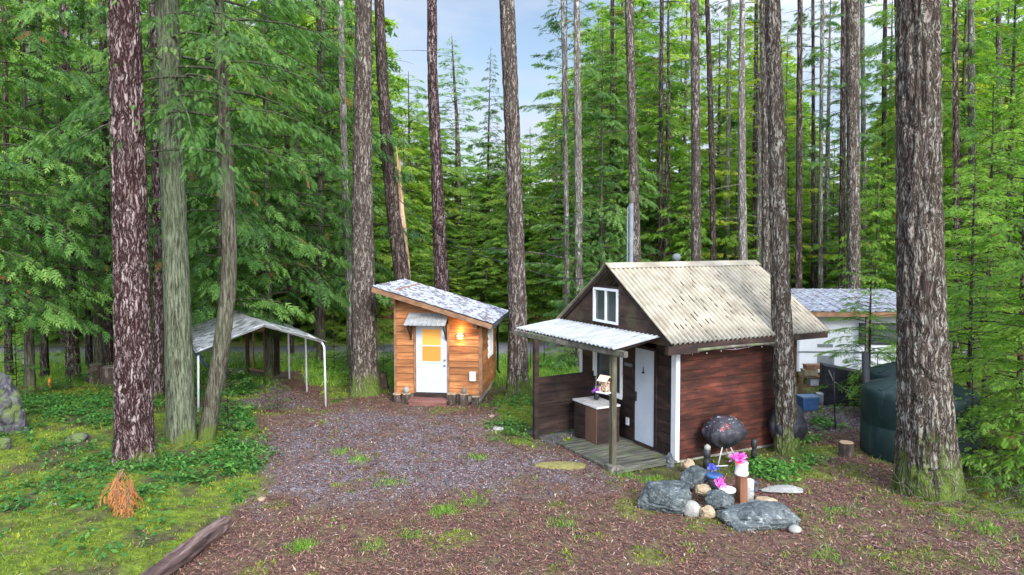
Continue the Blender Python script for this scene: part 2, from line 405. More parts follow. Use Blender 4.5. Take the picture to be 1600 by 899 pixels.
def spray(kind):
    """flat frond of narrow leaflets, unit length along u: rows of (u,w) triangles"""
    t = []
    n, wd, ln = {'near': (5, 0.060, 0.34), 'mid': (3, 0.10, 0.42), 'far': (2, 0.17, 0.46)}[kind]
    for j in range(n):
        u = 0.10 + 0.80 * j / n; c = (1 - 0.55 * u)
        for s in (-1, 1):
            uu = u + (0.03 if s > 0 else 0)
            t.append([(uu - wd, 0), (uu + wd, 0), (uu + ln * 0.62 * c, s * ln * c)])
    t.append([(0.0, -0.012), (0.0, 0.012), (0.95, 0.0)])
    t.append([(0.80, -wd * 0.8), (0.80, wd * 0.8), (1.05, 0.0)])
    return np.array(t)
SPR = {k: spray(k) for k in ('near', 'mid', 'far')}
def boughs(specs, lod, rng, droop_tip=0.5, hang=0.35, twig=0.40, dens=1.0, base=0.12):
    """specs rows: x,y,z, azimuth, length, rise, sag.  Returns leaf tris, tints, limb polylines"""
    tpl = SPR[lod]; T, C, limbs = [], [], []
    step = {'near': 0.020, 'mid': 0.034, 'far': 0.095}[lod] / dens; cap = {'near': 0.20, 'mid': 0.34, 'far': 0.75}[lod]
    for (x, y, z, az, Ln, rise, sag) in specs:
        dh = np.array([math.cos(az), math.sin(az), 0]); sh = np.array([-math.sin(az), math.cos(az), 0])
        n = max(4, int(Ln / step)); s = base + (1 - base) * (np.arange(n) + rng.random(n) * 0.8) / n; s = np.clip(s, 0, 1)
        wob = rng.normal(0, 0.05 * Ln)
        def cur(s):
            s = np.asarray(s)[:, None]
            return np.array([[x, y, z]]) + dh * Ln * s * (1 - 0.12 * s) + sh * wob * s * s + np.array([[0, 0, 1.]]) * Ln * (rise * s - sag * s * s)
        O = cur(s)
        tan = cur(np.clip(s + 0.02, 0, 1.02)) - O; tan /= np.linalg.norm(tan, axis=1, keepdims=True) + 1e-9
        side = np.where(np.arange(n) % 2 == 0, 1.0, -1.0)[:, None]
        prof = (np.sin(np.clip(s * 1.05 + 0.12, 0, 1) * np.pi) ** 0.6 * 0.85 + 0.15) * (1.05 - 0.45 * s)
        wdt = twig * Ln * prof; qf = rng.random(n) ** 0.8; qd = wdt * qf
        ang = np.radians(rng.uniform(40, 66, n))[:, None] * (1 - 0.45 * s[:, None])
        D = tan * np.cos(ang) + side * sh * np.sin(ang)
        O = O + D * qd[:, None] - np.array([[0, 0, 1.]]) * (hang * (qd * (0.35 + 0.6 * qf)) + rng.normal(0, .03, n))[:, None]
        lt = cap * rng.uniform(0.55, 1.2, n) * (1 - 0.35 * qf) * np.clip(0.45 + 0.35 * Ln, 0.4, 1.1)
        a2 = rng.normal(0, 0.45, n)[:, None]; D = D * np.cos(a2) + (np.cross(D, np.array([[0, 0, 1.]]))) * np.sin(a2)
        D[:, 2] -= hang * (0.4 + 0.9 * qf) * rng.uniform(0.3, 1.5, n); D /= np.linalg.norm(D, axis=1, keepdims=True)
        up = np.array([[0, 0, 1.]]) + rng.normal(0, 0.42, (n, 3))
        W = np.cross(up, D); W /= np.linalg.norm(W, axis=1, keepdims=True) + 1e-9
        N = np.cross(D, W)
        u = tpl[:, :, 0]; wv = tpl[:, :, 1]
        P = O[:, None, None] + lt[:, None, None, None] * (u[None, :, :, None] * D[:, None, None] + wv[None, :, :, None] * W[:, None, None]
            - (droop_tip * u ** 2 * 0.5)[None, :, :, None] * np.array([0, 0, 1.]) - (0.25 * np.abs(wv))[None, :, :, None] * N[:, None, None])
        b = rng.uniform(0.2, 0.65)
        tt = b + rng.normal(0, 0.12, n)[:, None] + rng.normal(0, 0.05, (n, len(tpl))) + 0.16 * qf[:, None]
        tt = np.clip(tt, 0, 1); dead = rng.random(n) < (0.5 * np.exp(-((s - rng.uniform(.1, .9)) / .12) ** 2) if rng.random() < .10 else 0.004); tt[dead] = 2.0
        T.append(P.reshape(-1, 3, 3)); C.append(tt.ravel())
        limbs.append((cur(np.linspace(0, 0.92, 5 if lod == 'near' else 4)), 0.008 + 0.008 * Ln, 0.003))
    if not T: return np.zeros((0, 3, 3)), np.zeros(0), []
    return np.concatenate(T), np.concatenate(C), limbs

def conifer(H, Rr, z0, n, lod, seed, rise=0.12, sag=0.35, hang=0.3, power=0.75, thin=0.0, dens=1.0, trunk_r=None, sweep=None):
    """crown + trunk arrays of a whole straight tree at the origin"""
    rng = np.random.default_rng(seed)
    h = np.sort(rng.random(n) ** 1.0); h = np.linspace(0, 0.985, n) + rng.normal(0, 0.006, n); h = np.clip(h, 0, 0.99)
    specs = []; az = 0
    for k in range(n):
        if rng.random() < thin: continue
        az += 2.4 + rng.normal(0, 0.5)
        L_ = Rr * ((1 - h[k]) ** power + 0.03) * rng.uniform(0.35, 1.2)
        z = z0 + (H - z0) * h[k]
        specs.append((0, 0, z, az, L_, rise + 0.35 * h[k] + rng.normal(0, 0.06), sag * rng.uniform(0.6, 1.3)))
    tris, tint, limbs = boughs(specs, lod, rng, hang=hang, dens=dens)
    r0 = trunk_r or H * 0.009
    V, F = trunk_arrays([(0, 0, -0.15, r0), (0.02 * H * rng.normal(0, .3), 0, H * 0.5, r0 * 0.62), (0, 0, H, 0.012)], 10 if lod != 'near' else 16, 14, 0.008, 0.3, 0.3, seed)
    parts = [(V, F)] + [limb_arrays(p, a, b, 3) for p, a, b in limbs]
    return join(parts), (tris, tint)

# ------------------------------------------------------------------ ground sheet
def axis(lo, hi, step, far):
    a = list(np.arange(lo, hi + 1e-6, step)); s = step; v = hi; r = []
    while v < far: s *= 1.35; v += s; r.append(v)
    s = step; v = lo; l = []
    while v > -far: s *= 1.35; v -= s; l.append(v)
    return np.array(l[::-1] + a + r)
gx = axis(-13, 13, 0.10, 420); gy = axis(7.5, 31, 0.10, 420)
GX, GY = np.meshgrid(gx, gy); GZ = height(GX, GY)
def pts_of(pxs): return [tuple(G(*p).xy) for p in pxs]
def poly_sd(poly, X, Y):
    """signed distance, >0 inside"""
    d = np.full(X.shape, 1e9); ins = np.zeros(X.shape, bool); n = len(poly)
    for i in range(n):
        ax, ay = poly[i]; bx, by = poly[(i + 1) % n]; ex, ey = bx - ax, by - ay
        t = np.clip(((X - ax) * ex + (Y - ay) * ey) / (ex * ex + ey * ey + 1e-12), 0, 1)
        d = np.minimum(d, np.hypot(X - ax - t * ex, Y - ay - t * ey))
        c = ((ay > Y) != (by > Y)) & (X < (bx - ax) * (Y - ay) / (by - ay + 1e-12) + ax); ins ^= c
    return np.where(ins, d, -d)
P_CLEAR = pts_of([(395, 650), (430, 600), (395, 588), (300, 590), (330, 575), (470, 580), (520, 632), (610, 612), (770, 612), (800, 660), (762, 668), (775, 690), (835, 700), (900, 690), (1010, 760), (1200, 745), (1260, 690), (1215, 625), (1400, 600), (1480, 640), (1440, 700), (1380, 765), (1530, 790), (1640, 830), (1680, 960), (1600, 1100), (100, 1100), (225, 899), (300, 860), (362, 820), (405, 770), (412, 735), (400, 690)])
P_GRAVEL = pts_of([(415, 690), (455, 655), (560, 640), (660, 640), (755, 655), (775, 695), (860, 705), (960, 745), (900, 775), (760, 768), (640, 772), (520, 790), (410, 775), (420, 730)])
P_MOUND = pts_of([(765, 660), (770, 620), (830, 600), (905, 600), (900, 690), (850, 702), (785, 690)])
P_RIGHTMOSS = pts_of([(1190, 745), (1235, 690), (1330, 700), (1400, 745), (1540, 740), (1700, 780), (1700, 850), (1560, 810), (1400, 800), (1290, 770)])
P_BACKGRAVEL = pts_of([(1180, 650), (1210, 622), (1420, 600), (1500, 640), (1340, 672), (1280, 680)])
P_DRIVE = pts_of([(300, 600), (290, 566), (470, 566), (430, 600), (505, 640), (395, 640)])
def masks(X, Y):
    wob = 0.55 * (fbm2(X, Y, 1.1, 21) - 0.5) + 0.35 * (n2(X, Y, 4.0, 31) - 0.5)
    clear = sstep(-0.22, 0.22, poly_sd(P_CLEAR, X, Y) + wob)
    grav = sstep(-0.9, 0.9, poly_sd(P_GRAVEL, X, Y) + 2.2 * wob) * (0.25 + 0.75 * sstep(0.36, 0.56, fbm2(X, Y, 1.6, 41) + 0.06))
    grav = np.maximum(grav, sstep(-0.2, 0.3, poly_sd(P_BACKGRAVEL, X, Y) + wob))
    grav = np.maximum(grav, 0.8 * sstep(-0.3, 0.4, poly_sd(P_DRIVE, X, Y) + wob))
    mound = sstep(-0.25, 0.25, poly_sd(P_MOUND, X, Y) + wob); rm = sstep(-0.4, 0.4, poly_sd(P_RIGHTMOSS, X, Y) + wob)
    near_left = sstep(-1.5, -2.5, X) * sstep(22.5, 20, Y)
    moss = (1 - clear) * np.clip(near_left + 0.25, 0, 1) * sstep(0.34, 0.58, fbm2(X, Y, 0.9, 55) + 0.09) * sstep(0.31, 0.50, fbm2(X, Y, 2.6, 57))
    moss = np.maximum(moss, mound * sstep(0.35, 0.5, fbm2(X, Y, 1.3, 61)))
    moss = np.maximum(moss, rm * 0.9 * sstep(0.46, 0.6, fbm2(X, Y, 1.4, 71)))
    moss = np.maximum(moss, clear * (1 - grav) * sstep(0.60, 0.72, fbm2(X, Y, 1.5, 81)) * 0.55)
    verge = sstep(20.5, 23, Y) * (1 - clear) * sstep(9, 6, X)                  # grass by the road
    return clear, grav, moss, verge
near = (GX > -16) & (GX < 16) & (GY > 6) & (GY < 34)
MC, MG, MM, MV = [np.zeros(GX.shape) for _ in range(4)]
a_, b_, c_, d_ = masks(GX[near], GY[near]); MC[near], MG[near], MM[near], MV[near] = a_, b_, c_, d_
MV[~near & (GY > 20)] = 0.4
m, t, p, o = newmat('forest_ground')
def ma(n): return attr(t, n)
peb = t.nodes.new('ShaderNodeTexVoronoi'); peb.inputs['Scale'].default_value = 34
co = t.nodes.new('ShaderNodeTexCoord'); t.links.new(co.outputs['Object'], peb.inputs['Vector'])
sp_ = t.nodes.new('ShaderNodeSeparateColor'); t.links.new(peb.outputs['Color'], sp_.inputs[0])
n_f = noise(t, 38, (1, 1, 1), 5, 0.85); n_m = noise(t, 6, (1, 1, 1), 5, 0.7); n_l = noise(t, 0.9, (1, 1, 1), 3, 0.6)
soil = ramp(t, [(0.34, (0.022, 0.013, 0.012)), (0.45, (0.075, 0.038, 0.034)), (0.52, (0.125, 0.068, 0.058)), (0.60, (0.20, 0.115, 0.098)), (0.72, (0.31, 0.22, 0.18))], math_(t, 'ADD', math_(t, 'MULTIPLY', n_f, 0.6), math_(t, 'MULTIPLY', n_m, 0.4)))
soil = mix(t, ramp(t, [(0.35, (0, 0, 0)), (0.65, (0.6, 0.6, 0.6))], n_l), soil, (0.13, 0.075, 0.05))
soil = mix(t, ramp(t, [(0.46, (0, 0, 0)), (0.64, (0.6, 0.6, 0.6))], noise(t, 2.3, (1, 1, 1), 6, 0.75)), soil, mix(t, n_f, (0.10, 0.09, 0.03), (0.22, 0.22, 0.09)))
gravel = ramp(t, [(0.05, (0.050, 0.040, 0.044)), (0.4, (0.115, 0.098, 0.106)), (0.75, (0.18, 0.158, 0.170)), (0.97, (0.36, 0.33, 0.34))], sp_.outputs[0])
gravel = mix(t, ramp(t, [(0.44, (0, 0, 0)), (0.60, (0.85, 0.85, 0.85))], noise(t, 3, (1, 1, 1), 7, 0.8)), gravel, mix(t, n_f, (0.06, 0.028, 0.026), (0.16, 0.085, 0.075)))
mossc = ramp(t, [(0.30, (0.03, 0.05, 0.015)), (0.45, (0.078, 0.112, 0.018)), (0.58, (0.155, 0.21, 0.022)), (0.72, (0.29, 0.32, 0.045))], math_(t, 'ADD', math_(t, 'MULTIPLY', n_f, 0.4), math_(t, 'MULTIPLY', n_m, 0.6)))
duff = ramp(t, [(0.35, (0.03, 0.028, 0.014)), (0.5, (0.07, 0.065, 0.03)), (0.62, (0.11, 0.11, 0.05)), (0.72, (0.17, 0.13, 0.09))], math_(t, 'ADD', math_(t, 'MULTIPLY', n_f, 0.5), math_(t, 'MULTIPLY', n_m, 0.5)))
vg = ramp(t, [(0.35, (0.10, 0.11, 0.035)), (0.5, (0.20, 0.22, 0.06)), (0.66, (0.36, 0.31, 0.14))], n_m)
c = mix(t, ma('clear'), duff, soil); c = mix(t, ma('verge'), c, vg)
c = mix(t, ma('gravel'), c, gravel); c = mix(t, ma('moss'), c, mossc)
t.links.new(c, p.inputs['Base Color']); p.inputs['Roughness'].default_value = 0.9; p.inputs['Specular IOR Level'].default_value = 0.1
bump(t, p, math_(t, 'ADD', n_f, math_(t, 'MULTIPLY', peb.outputs['Distance'], -0.6)), 0.8, 0.02)
M_GROUND = m
nx, ny = len(gx), len(gy)
V = np.stack([GX, GY, GZ + 0.025 * near * (fbm2(GX, GY, 5, 5) - 0.5) + 0.04 * MM * n2(GX, GY, 7, 6)], -1).reshape(-1, 3)
i = np.arange(ny - 1)[:, None] * nx + np.arange(nx - 1)[None]
F = np.stack([i, i + 1, i + nx + 1, i + nx], -1).reshape(-1, 4)
me = np_mesh('ground', V, F, M_GROUND, None, True)
for nm, arr in (('clear', MC), ('gravel', MG), ('moss', MM), ('verge', MV)):
    a = me.attributes.new(nm, 'FLOAT', 'POINT'); a.data.foreach_set('value', arr.ravel().astype(np.float32))
tag(mk('ground', me), kind='structure')
# road: low asphalt strip beyond the yard
M_ROAD = mat('road_asphalt', [(0.3, (0.13, 0.125, 0.13)), (0.7, (0.22, 0.21, 0.215))], 30, rough=0.9, bmp=0.3, stains=[((0.10, 0.07, 0.055), 1.5, (0.3, 1, 1), 0.5, 0.7, 0.5)])
xs = np.linspace(-60, 60, 121)
yc = 28.6 + 0.030 * xs - 0.9 * np.exp(-((xs + 12) / 8) ** 2)
hw = 1.9
rv = []
for x, y in zip(xs, yc):
    for k, z in ((-hw - .05, -0.03), (-hw, 0.045), (0, 0.075), (hw, 0.045), (hw + .05, -0.03)): rv.append((x, y + k, z))
i = np.arange(120)[:, None] * 5 + np.arange(4)[None]
F = np.stack([i, i + 5, i + 6, i + 1], -1).reshape(-1, 4)
tag(mk('road', np_mesh('road', rv, F, M_ROAD, None, True)), kind='structure')

# ------------------------------------------------------------------ tall bare trunks
def px2x(px, d): return (px - CX) / FPX * d
def tree_trunk(label, cat, group, d, pts, mat_, seg=20, n=40, rough=0.012, flare=0.4, fh=0.35, seed=1, top=None, name='fir_tree', snags=0, crown=None, ext=6.0, cmat=None):
    """pts: list of (px, py, width_px) from the ground up at depth d; first one is the base"""
    b = pts[0]; x0 = px2x(b[0], d); base = Vector((x0, d, gz(x0, d)))
    P = []
    for (px, py, wpx) in pts:
        q = at(px, py, d); P.append([q.x - base.x, 0, q.z - base.z, wpx / 2 / FPX * d])
    P[0][2] = -0.15
    if ext and crown != 'none':
        a, c = np.array(P[-2]), np.array(P[-1]); dirv = (c - a) / max(0.1, c[2] - a[2])
        e = c + dirv * ext; e[3] = c[3] * 0.8; P.append(list(e))
    rng = np.random.default_rng(seed + 500)
    parts = [trunk_arrays(P, seg, n, rough, flare, fh, seed)]
    S = spline(P, 60)
    def onaxis(z):
        k = np.argmin(np.abs(S[:, 2] - z)); return S[k]
    for _ in range(int(snags * 1.5)):
        z = rng.uniform(2.5, P[-1][2]); q = onaxis(z); az = rng.uniform(0, 6.28); ln = rng.uniform(0.25, 1.3) * (1 if rng.random() < .7 else 2.0)
        s = np.linspace(0, 1, 4)[:, None]
        pts_ = np.array([[q[0], q[1], z]]) + s * ln * np.array([[math.cos(az), math.sin(az), rng.uniform(-0.25, 0.2)]]) + s * s * np.array([[0, 0, -0.12 * ln]])
        parts.append(limb_arrays(pts_, 0.013, 0.003, 3))
    root = empty(name, base, 0, label, cat, group)
    tris = None
    if crown and crown != 'none':
        sp_list = []; az = rng.uniform(0, 6)
        zc = list(np.linspace(crown['z0'], crown['z1'], crown['n']))
        for z in zc:
            q = onaxis(z); az += 2.4 + rng.normal(0, .5); sp_list.append((q[0], q[1], z, az if 'az' not in crown else crown['az'] + rng.uniform(-crown['spread'], crown['spread']),
                crown['R'] * rng.uniform(0.5, 1.1), crown.get('rise', 0.15), crown.get('sag', 0.4) * rng.uniform(.6, 1.3)))
        tris, tint, limbs = boughs(sp_list, crown.get('lod', 'mid'), rng, hang=crown.get('hang', 0.35), dens=crown.get('dens', 1.0), base=crown.get('base', .12))
        parts += [limb_arrays(a, b_, c_, 4) for a, b_, c_ in limbs]
    V, F = join(parts)
    mk('trunk', np_mesh('trunk', V, F, mat_, None, True), root)
    if tris is not None: mk('crown', tri_mesh('crown', tris, cmat or M_FOL_CEDAR, tint), root)
    return root

GF = 'tall bare fir trunks around the clearing'; GB = 'thin trunks in the woods behind the cabins'; GCD = 'cedars on the mossy bank'
tree_trunk('thick reddish fir trunk with pale flaking bark plates on the mossy bank', 'fir tree', GF, 13.6,
    [(212, 750, 60), (209, 640, 56), (206, 450, 54), (201, 250, 51), (194, 0, 46)], B_FIR_RED, 72, 200, 0.040, 0.22, 0.5, 1)
tree_trunk('grey green stringy cedar trunk, upright, moss at its foot', 'cedar tree', GCD, 15.2,
    [(284, 702, 46), (281, 600, 44), (275, 420, 40), (268, 220, 35), (262, 0, 32)], B_CEDAR, 48, 120, 0.012, 0.25, 0.4, 2, name='cedar_tree',
    crown=dict(z0=7.0, z1=13.5, n=40, R=3.6, lod='near', sag=0.38, rise=0.1, hang=0.5, dens=0.75))
tree_trunk('slim cedar trunk leaning left at its foot and bending upright above', 'cedar tree', GCD, 15.4,
    [(320, 705, 27), (330, 640, 27), (346, 540, 26), (357, 440, 24), (357, 330, 22), (350, 200, 20), (344, 90, 18), (341, 0, 17)], B_CEDAR_DARK, 36, 120, 0.010, 0.25, 0.3, 3, name='cedar_tree',
    crown=dict(z0=6.2, z1=12.5, n=44, R=3.6, lod='near', sag=0.42, rise=0.12, hang=0.5, dens=0.75))
tree_trunk('big dark fir trunk standing left of the small cedar cabin', 'fir tree', GF, 20.6,
    [(572, 620, 50), (570, 580, 42), (568, 450, 36), (566, 300, 30), (567, 150, 27), (568, 0, 25)], B_FIR_GREY, 44, 110, 0.026, 0.35, 0.5, 4, snags=10)
tree_trunk('slim dark fir behind the small cabin, leaning left as it rises', 'fir tree', GF, 25.5,
    [(640, 560, 27), (629, 440, 24), (611, 300, 20), (598, 130, 18), (592, 0, 16)], B_DARK, 28, 70, 0.015, 0.3, 0.4, 5, snags=14)
tree_trunk('straight fir trunk rising behind the small cabin roof, reddish low down', 'fir tree', GF, 26,
    [(697, 560, 27), (690, 450, 22), (683, 280, 19), (676, 120, 17), (675, 0, 16)], B_FIR_RED, 30, 90, 0.018, 0.3, 0.4, 6, snags=6)
tree_trunk('straight brown fir trunk with a mossy foot between the two cabins', 'fir tree', GF, 20.4,
    [(809, 622, 36), (809, 560, 31), (807, 420, 28), (802, 250, 26), (796, 100, 25), (792, 0, 24)], B_FIR_GREY, 44, 130, 0.030, 0.4, 0.45, 7)
tree_trunk('slim rough fir trunk right beside the dark brown cabin wall, whitish lichen low down', 'fir tree', GF, 14.9,
    [(1229, 715, 38), (1228, 650, 34), (1222, 520, 32), (1217, 350, 29), (1211, 150, 26), (1207, 0, 24)], B_FIR_MOSS, 48, 150, 0.026, 0.18, 0.35, 8)
tree_trunk('thickest fir trunk with grey flaky bark and mossy foot beside the dark green tank', 'fir tree', GF, 12.45,
    [(1452, 785, 98), (1448, 700, 88), (1444, 600, 79), (1439, 450, 71), (1436, 300, 67), (1435, 130, 64), (1436, 0, 61)], B_FIR_MOSS, 96, 240, 0.050, 0.15, 0.45, 9)
tree_trunk('reddish trunk with pale patches deep in the left woods', 'fir tree', GB, 22.5,
    [(116, 604, 22), (112, 520, 19), (108, 400, 17), (103, 250, 15), (100, 0, 14)], B_FIR_RED, 26, 60, 0.014, 0.3, 0.3, 10, snags=6)
tree_trunk('short looking dark trunk left of the reddish one by the road', 'fir tree', GB, 22.9,
    [(70, 596, 13), (68, 500, 11), (66, 300, 9), (60, 0, 8)], B_DARK, 16, 40, 0.008, 0.3, 0.3, 11, snags=8)
tree_trunk('thin dark trunk at the far left edge by the road', 'fir tree', GB, 23.4,
    [(14, 592, 12), (12, 480, 10), (10, 250, 9), (6, 0, 8)], B_DARK, 16, 40, 0.008, 0.3, 0.3, 12, snags=8)
tree_trunk('thin dark trunk seen just left of the thick reddish fir', 'fir tree', GB, 24.2,
    [(170, 582, 15), (168, 480, 13), (166, 300, 11), (160, 0, 10)], B_DARK, 18, 40, 0.01, 0.3, 0.3, 13, snags=6)
tree_trunk('dark red trunk showing between the thick fir and the upright cedar', 'fir tree', GB, 19.5,
    [(247, 632, 20), (247, 520, 17), (245, 300, 15), (240, 0, 13)], B_FIR_RED, 26, 60, 0.012, 0.3, 0.3, 14)
tree_trunk('slim grey trunk just left of the big fir by the small cabin', 'fir tree', GB, 24.4,
    [(549, 580, 15), (546, 450, 13), (538, 250, 11), (532, 0, 10)], B_PALE, 18, 40, 0.008, 0.3, 0.3, 15, snags=10)
# row of trunks behind the dark cabin
ROW = [
 (24.5, [(912, 566, 26), (905, 450, 13), (904, 300, 12), (901, 0, 10)], B_PALE, 'pale straight trunk left of the dark cabin ridge, foot visible through the porch', 12),
 (27.5, [(887, 560, 10), (886, 430, 8), (884, 250, 7), (880, 60, 6)], B_PALE, 'thinnest pale trunk just left of the porch, dead twigs along it', 26),
 (24.0, [(999, 560, 21), (993, 400, 17), (988, 200, 15), (983, 0, 14)], B_FIR_GREY, 'grey brown trunk behind the metal stove pipe', 10),
 (24.2, [(1090, 560, 19), (1088, 400, 16), (1087, 200, 15), (1085, 0, 13)], B_FIR_GREY, 'brown trunk above the middle of the dark cabin ridge', 8),
 (29.0, [(1117, 550, 12), (1115, 410, 10), (1111, 200, 9), (1105, 0, 7)], B_DARK, 'thin dark trunk right of the one above the cabin ridge', 22),
 (25.5, [(1166, 560, 22), (1161, 390, 14), (1159, 200, 11), (1160, 0, 8)], B_PALE, 'pale grey trunk above the right end of the dark cabin ridge', 12),
 (21.5, [(1200, 590, 20), (1199, 400, 16), (1197, 200, 14), (1193, 0, 13)], B_FIR_MOSS, 'greenish trunk close behind the slim fir at the cabin corner', 6),
 (25.5, [(1249, 560, 12), (1248, 420, 10), (1249, 200, 9), (1250, 0, 8)], B_DARK, 'thin dark trunk right of the cabin corner fir', 22),
 (29.0, [(1284, 550, 8), (1282, 400, 7), (1283, 200, 6), (1285, 0, 6)], B_PALE, 'very thin grey trunk above the metal shelter roof', 26),
 (27.0, [(1316, 560, 11), (1315, 430, 10), (1317, 200, 9), (1318, 0, 8)], B_DARK, 'dark trunk just left of the mossy one above the shelter roof', 20),
 (25.2, [(1334, 575, 27), (1334, 430, 22), (1333, 250, 20), (1332, 0, 19)], B_FIR_MOSS, 'sturdy greenish grey trunk above the metal shelter roof', 6),
 (31.0, [(1381, 540, 8), (1380, 400, 7), (1381, 200, 7), (1383, 0, 6)], B_DARK, 'thin trunk just left of the thickest fir', 22),
 (24.0, [(1496, 560, 11), (1495, 330, 9), (1493, 150, 8), (1492, 0, 7)], B_FIR_RED, 'thin reddish trunk right of the thickest fir', 14),
 (26.0, [(1523, 560, 13), (1520, 330, 11), (1518, 150, 10), (1517, 0, 9)], B_PALE, 'pale grey trunk among bright boughs near the right edge', 12),
 (33.0, [(1412, 530, 8), (1409, 350, 7), (1400, 0, 6)], B_DARK, 'thin dark trunk half hidden left behind the thickest fir', 12),
 (30.0, [(1560, 540, 12), (1562, 300, 10), (1560, 0, 8)], B_FIR_GREY, 'brownish trunk at the right edge of the woods', 12),
 (31.0, [(1030, 540, 8), (1032, 300, 7), (1034, 0, 6)], B_DARK, 'thin dark trunk right of the stove pipe', 14),
 (33.0, [(1135, 540, 7), (1137, 300, 7), (1140, 0, 6)], B_PALE, 'thin pale trunk in the gap left of the pale grey one', 14),
 (34.0, [(1180, 540, 8), (1180, 300, 7), (1182, 0, 6)], B_DARK, 'thin dark trunk left of the greenish corner trunk', 14),
 (32.0, [(1270, 545, 7), (1271, 300, 6), (1270, 0, 5)], B_DARK, 'hair thin dark trunk over the left end of the shelter roof', 24),
 (35.0, [(1352, 530, 9), (1350, 300, 8), (1347, 0, 7)], B_PALE, 'thin pale trunk right of the sturdy greenish grey one', 14),
 (36.0, [(955, 535, 8), (955, 300, 7), (957, 0, 6)], B_DARK, 'thin dark trunk left of the stove pipe', 14),
 (27.0, [(455, 566, 10), (452, 420, 9), (448, 200, 8), (445, 0, 7)], B_DARK, 'thin dark trunk behind the white carport frame', 20),
 (29.0, [(495, 560, 11), (498, 420, 10), (502, 200, 9), (505, 0, 8)], B_FIR_GREY, 'thin brown trunk right of the carport in the dense left woods', 16),
 (25.0, [(140, 580, 11), (136, 450, 10), (133, 200, 9), (128, 0, 8)], B_DARK, 'thin trunk behind the left woods boughs right of the reddish one', 12),
 (24.5, [(40, 584, 9), (45, 450, 8), (47, 200, 8), (43, 0, 7)], B_PALE, 'thin grey trunk near the left edge between two dark ones', 12),
]
for k, (d, pts, mt, lab, sn) in enumerate(ROW):
    far_crown = dict(z0=7.5 + (k % 3), z1=12 + d * 0.25, n=14, R=1.9, lod='mid', sag=0.25, rise=0.1, hang=0.2) if d > 26 else None
    tree_trunk(lab, 'tree', GB, d, pts, mt, 18 if d < 26 else 12, 46, 0.011, 0.3, 0.3, 30 + k, name='forest_tree', snags=sn, crown=far_crown, cmat=M_FOL_FIR if k % 2 else M_FOL_FAR)
# broken snag behind the small cabin
rt = empty('broken_snag', (px2x(637, 26.6), 26.6, 0), 0, 'dead broken trunk with bare orange wood and jagged top behind the small cabin roof', 'dead tree')
M_SNAG = mat('bare_wood', [(0.35, (0.20, 0.12, 0.07)), (0.5, (0.42, 0.27, 0.16)), (0.65, (0.52, 0.40, 0.28))], 9, (1, 1, 0.12), bmp=0.6, stains=[((0.03, 0.02, 0.015), 6, (1, 1, 0.6), 0.6, 0.66, 1.0)])
s_ = 26.6 / FPX
V, F = trunk_arrays([(0, 0, -.1, .17), (-0.05, 0, 3.4, .13), (-0.22, 0, 5.6, .105), (-0.3, 0, 7.1, .07)], 16, 50, 0.012, 0.2, 0.3, 5)
mk('trunk', np_mesh('trunk', V, F, M_SNAG, None, True), rt)
mb = MB()
mb.hexa([(-.36, -.03, 7.0), (-.27, -.03, 7.0), (-.27, .03, 7.0), (-.36, .03, 7.0), (-.40, -.005, 7.9), (-.385, -.005, 7.9), (-.385, .005, 7.9), (-.40, .005, 7.9)])
mb.hexa([(-.30, -.03, 6.9), (-.22, -.03, 6.9), (-.22, .03, 6.9), (-.30, .03, 6.9), (-.27, -.005, 7.45), (-.26, -.005, 7.45), (-.26, .005, 7.45), (-.27, .005, 7.45)])
mb.build('splinter', M_SNAG, rt)

# ------------------------------------------------------------------ full-crowned trees (individuals that share a few meshes)
VAR = {}
def variant(key, H, R, z0, n, lod, seed, fol, bk, **kw):
    (V, F), (T, C) = conifer(H, R, z0, n, lod, seed, **kw)
    VAR[key] = (np_mesh('trunk', V, F, bk, None, True), {}, T, C, H); VAR[key][1]['src'] = (T, C)
    return key
def crown_mesh(key, fol):
    d = VAR[key][1]
    if fol.name not in d: d[fol.name] = tri_mesh('crown', VAR[key][2], fol, VAR[key][3])
    return d[fol.name]
variant('cedarA', 15, 3.7, 2.3, 120, 'mid', 1, None, B_CEDAR_DARK, sag=0.42, hang=0.4, power=0.6, dens=0.78)
variant('cedarB', 15, 3.5, 2.6, 112, 'mid', 2, None, B_CEDAR_DARK, sag=0.38, hang=0.45, power=0.6, dens=0.78)
variant('firA', 15, 3.4, 0.8, 140, 'mid', 3, None, B_FIR_FAR, sag=0.22, hang=0.22, power=0.8, dens=0.78)
variant('firB', 15, 3.1, 1.6, 125, 'mid', 4, None, B_FIR_FAR, sag=0.2, hang=0.25, power=0.85, thin=0.12, dens=0.78)
variant('spire', 15, 2.7, 0.6, 150, 'mid', 5, None, B_FIR_FAR, sag=0.3, hang=0.3, power=0.72, rise=0.0, dens=0.9)
variant('sparse', 15, 3.0, 2.6, 80, 'mid', 6, None, B_PALE, sag=0.15, hang=0.15, power=0.6, thin=0.2, dens=0.6)
variant('hemlock', 9, 2.8, 0.3, 105, 'near', 7, None, B_DARK, sag=0.36, hang=0.25, power=0.6, rise=0.1, dens=1.05)
variant('hemlockB', 9, 2.7, 0.2, 95, 'near', 8, None, B_DARK, sag=0.32, hang=0.25, power=0.6, rise=0.12, dens=1.05)
variant('sapling', 2.6, 1.05, 0.2, 34, 'near', 9, None, B_DARK, sag=0.22, hang=0.1, power=0.7, rise=0.2, trunk_r=0.02)
def place(key, fol, px, d, H, wscale, label, group, name='conifer', cat='conifer', seed=0, y=None):
    x = px2x(px, d); r = empty(name, (x, d, gz(x, d)), seed * 2.13, label, cat, group)
    s = H / VAR[key][4]; r.scale = (s * wscale, s * wscale, s)
    mk('trunk', VAR[key][0], r); mk('crown', crown_mesh(key, fol), r); return r
GW = 'leafy conifers of the surrounding woods'
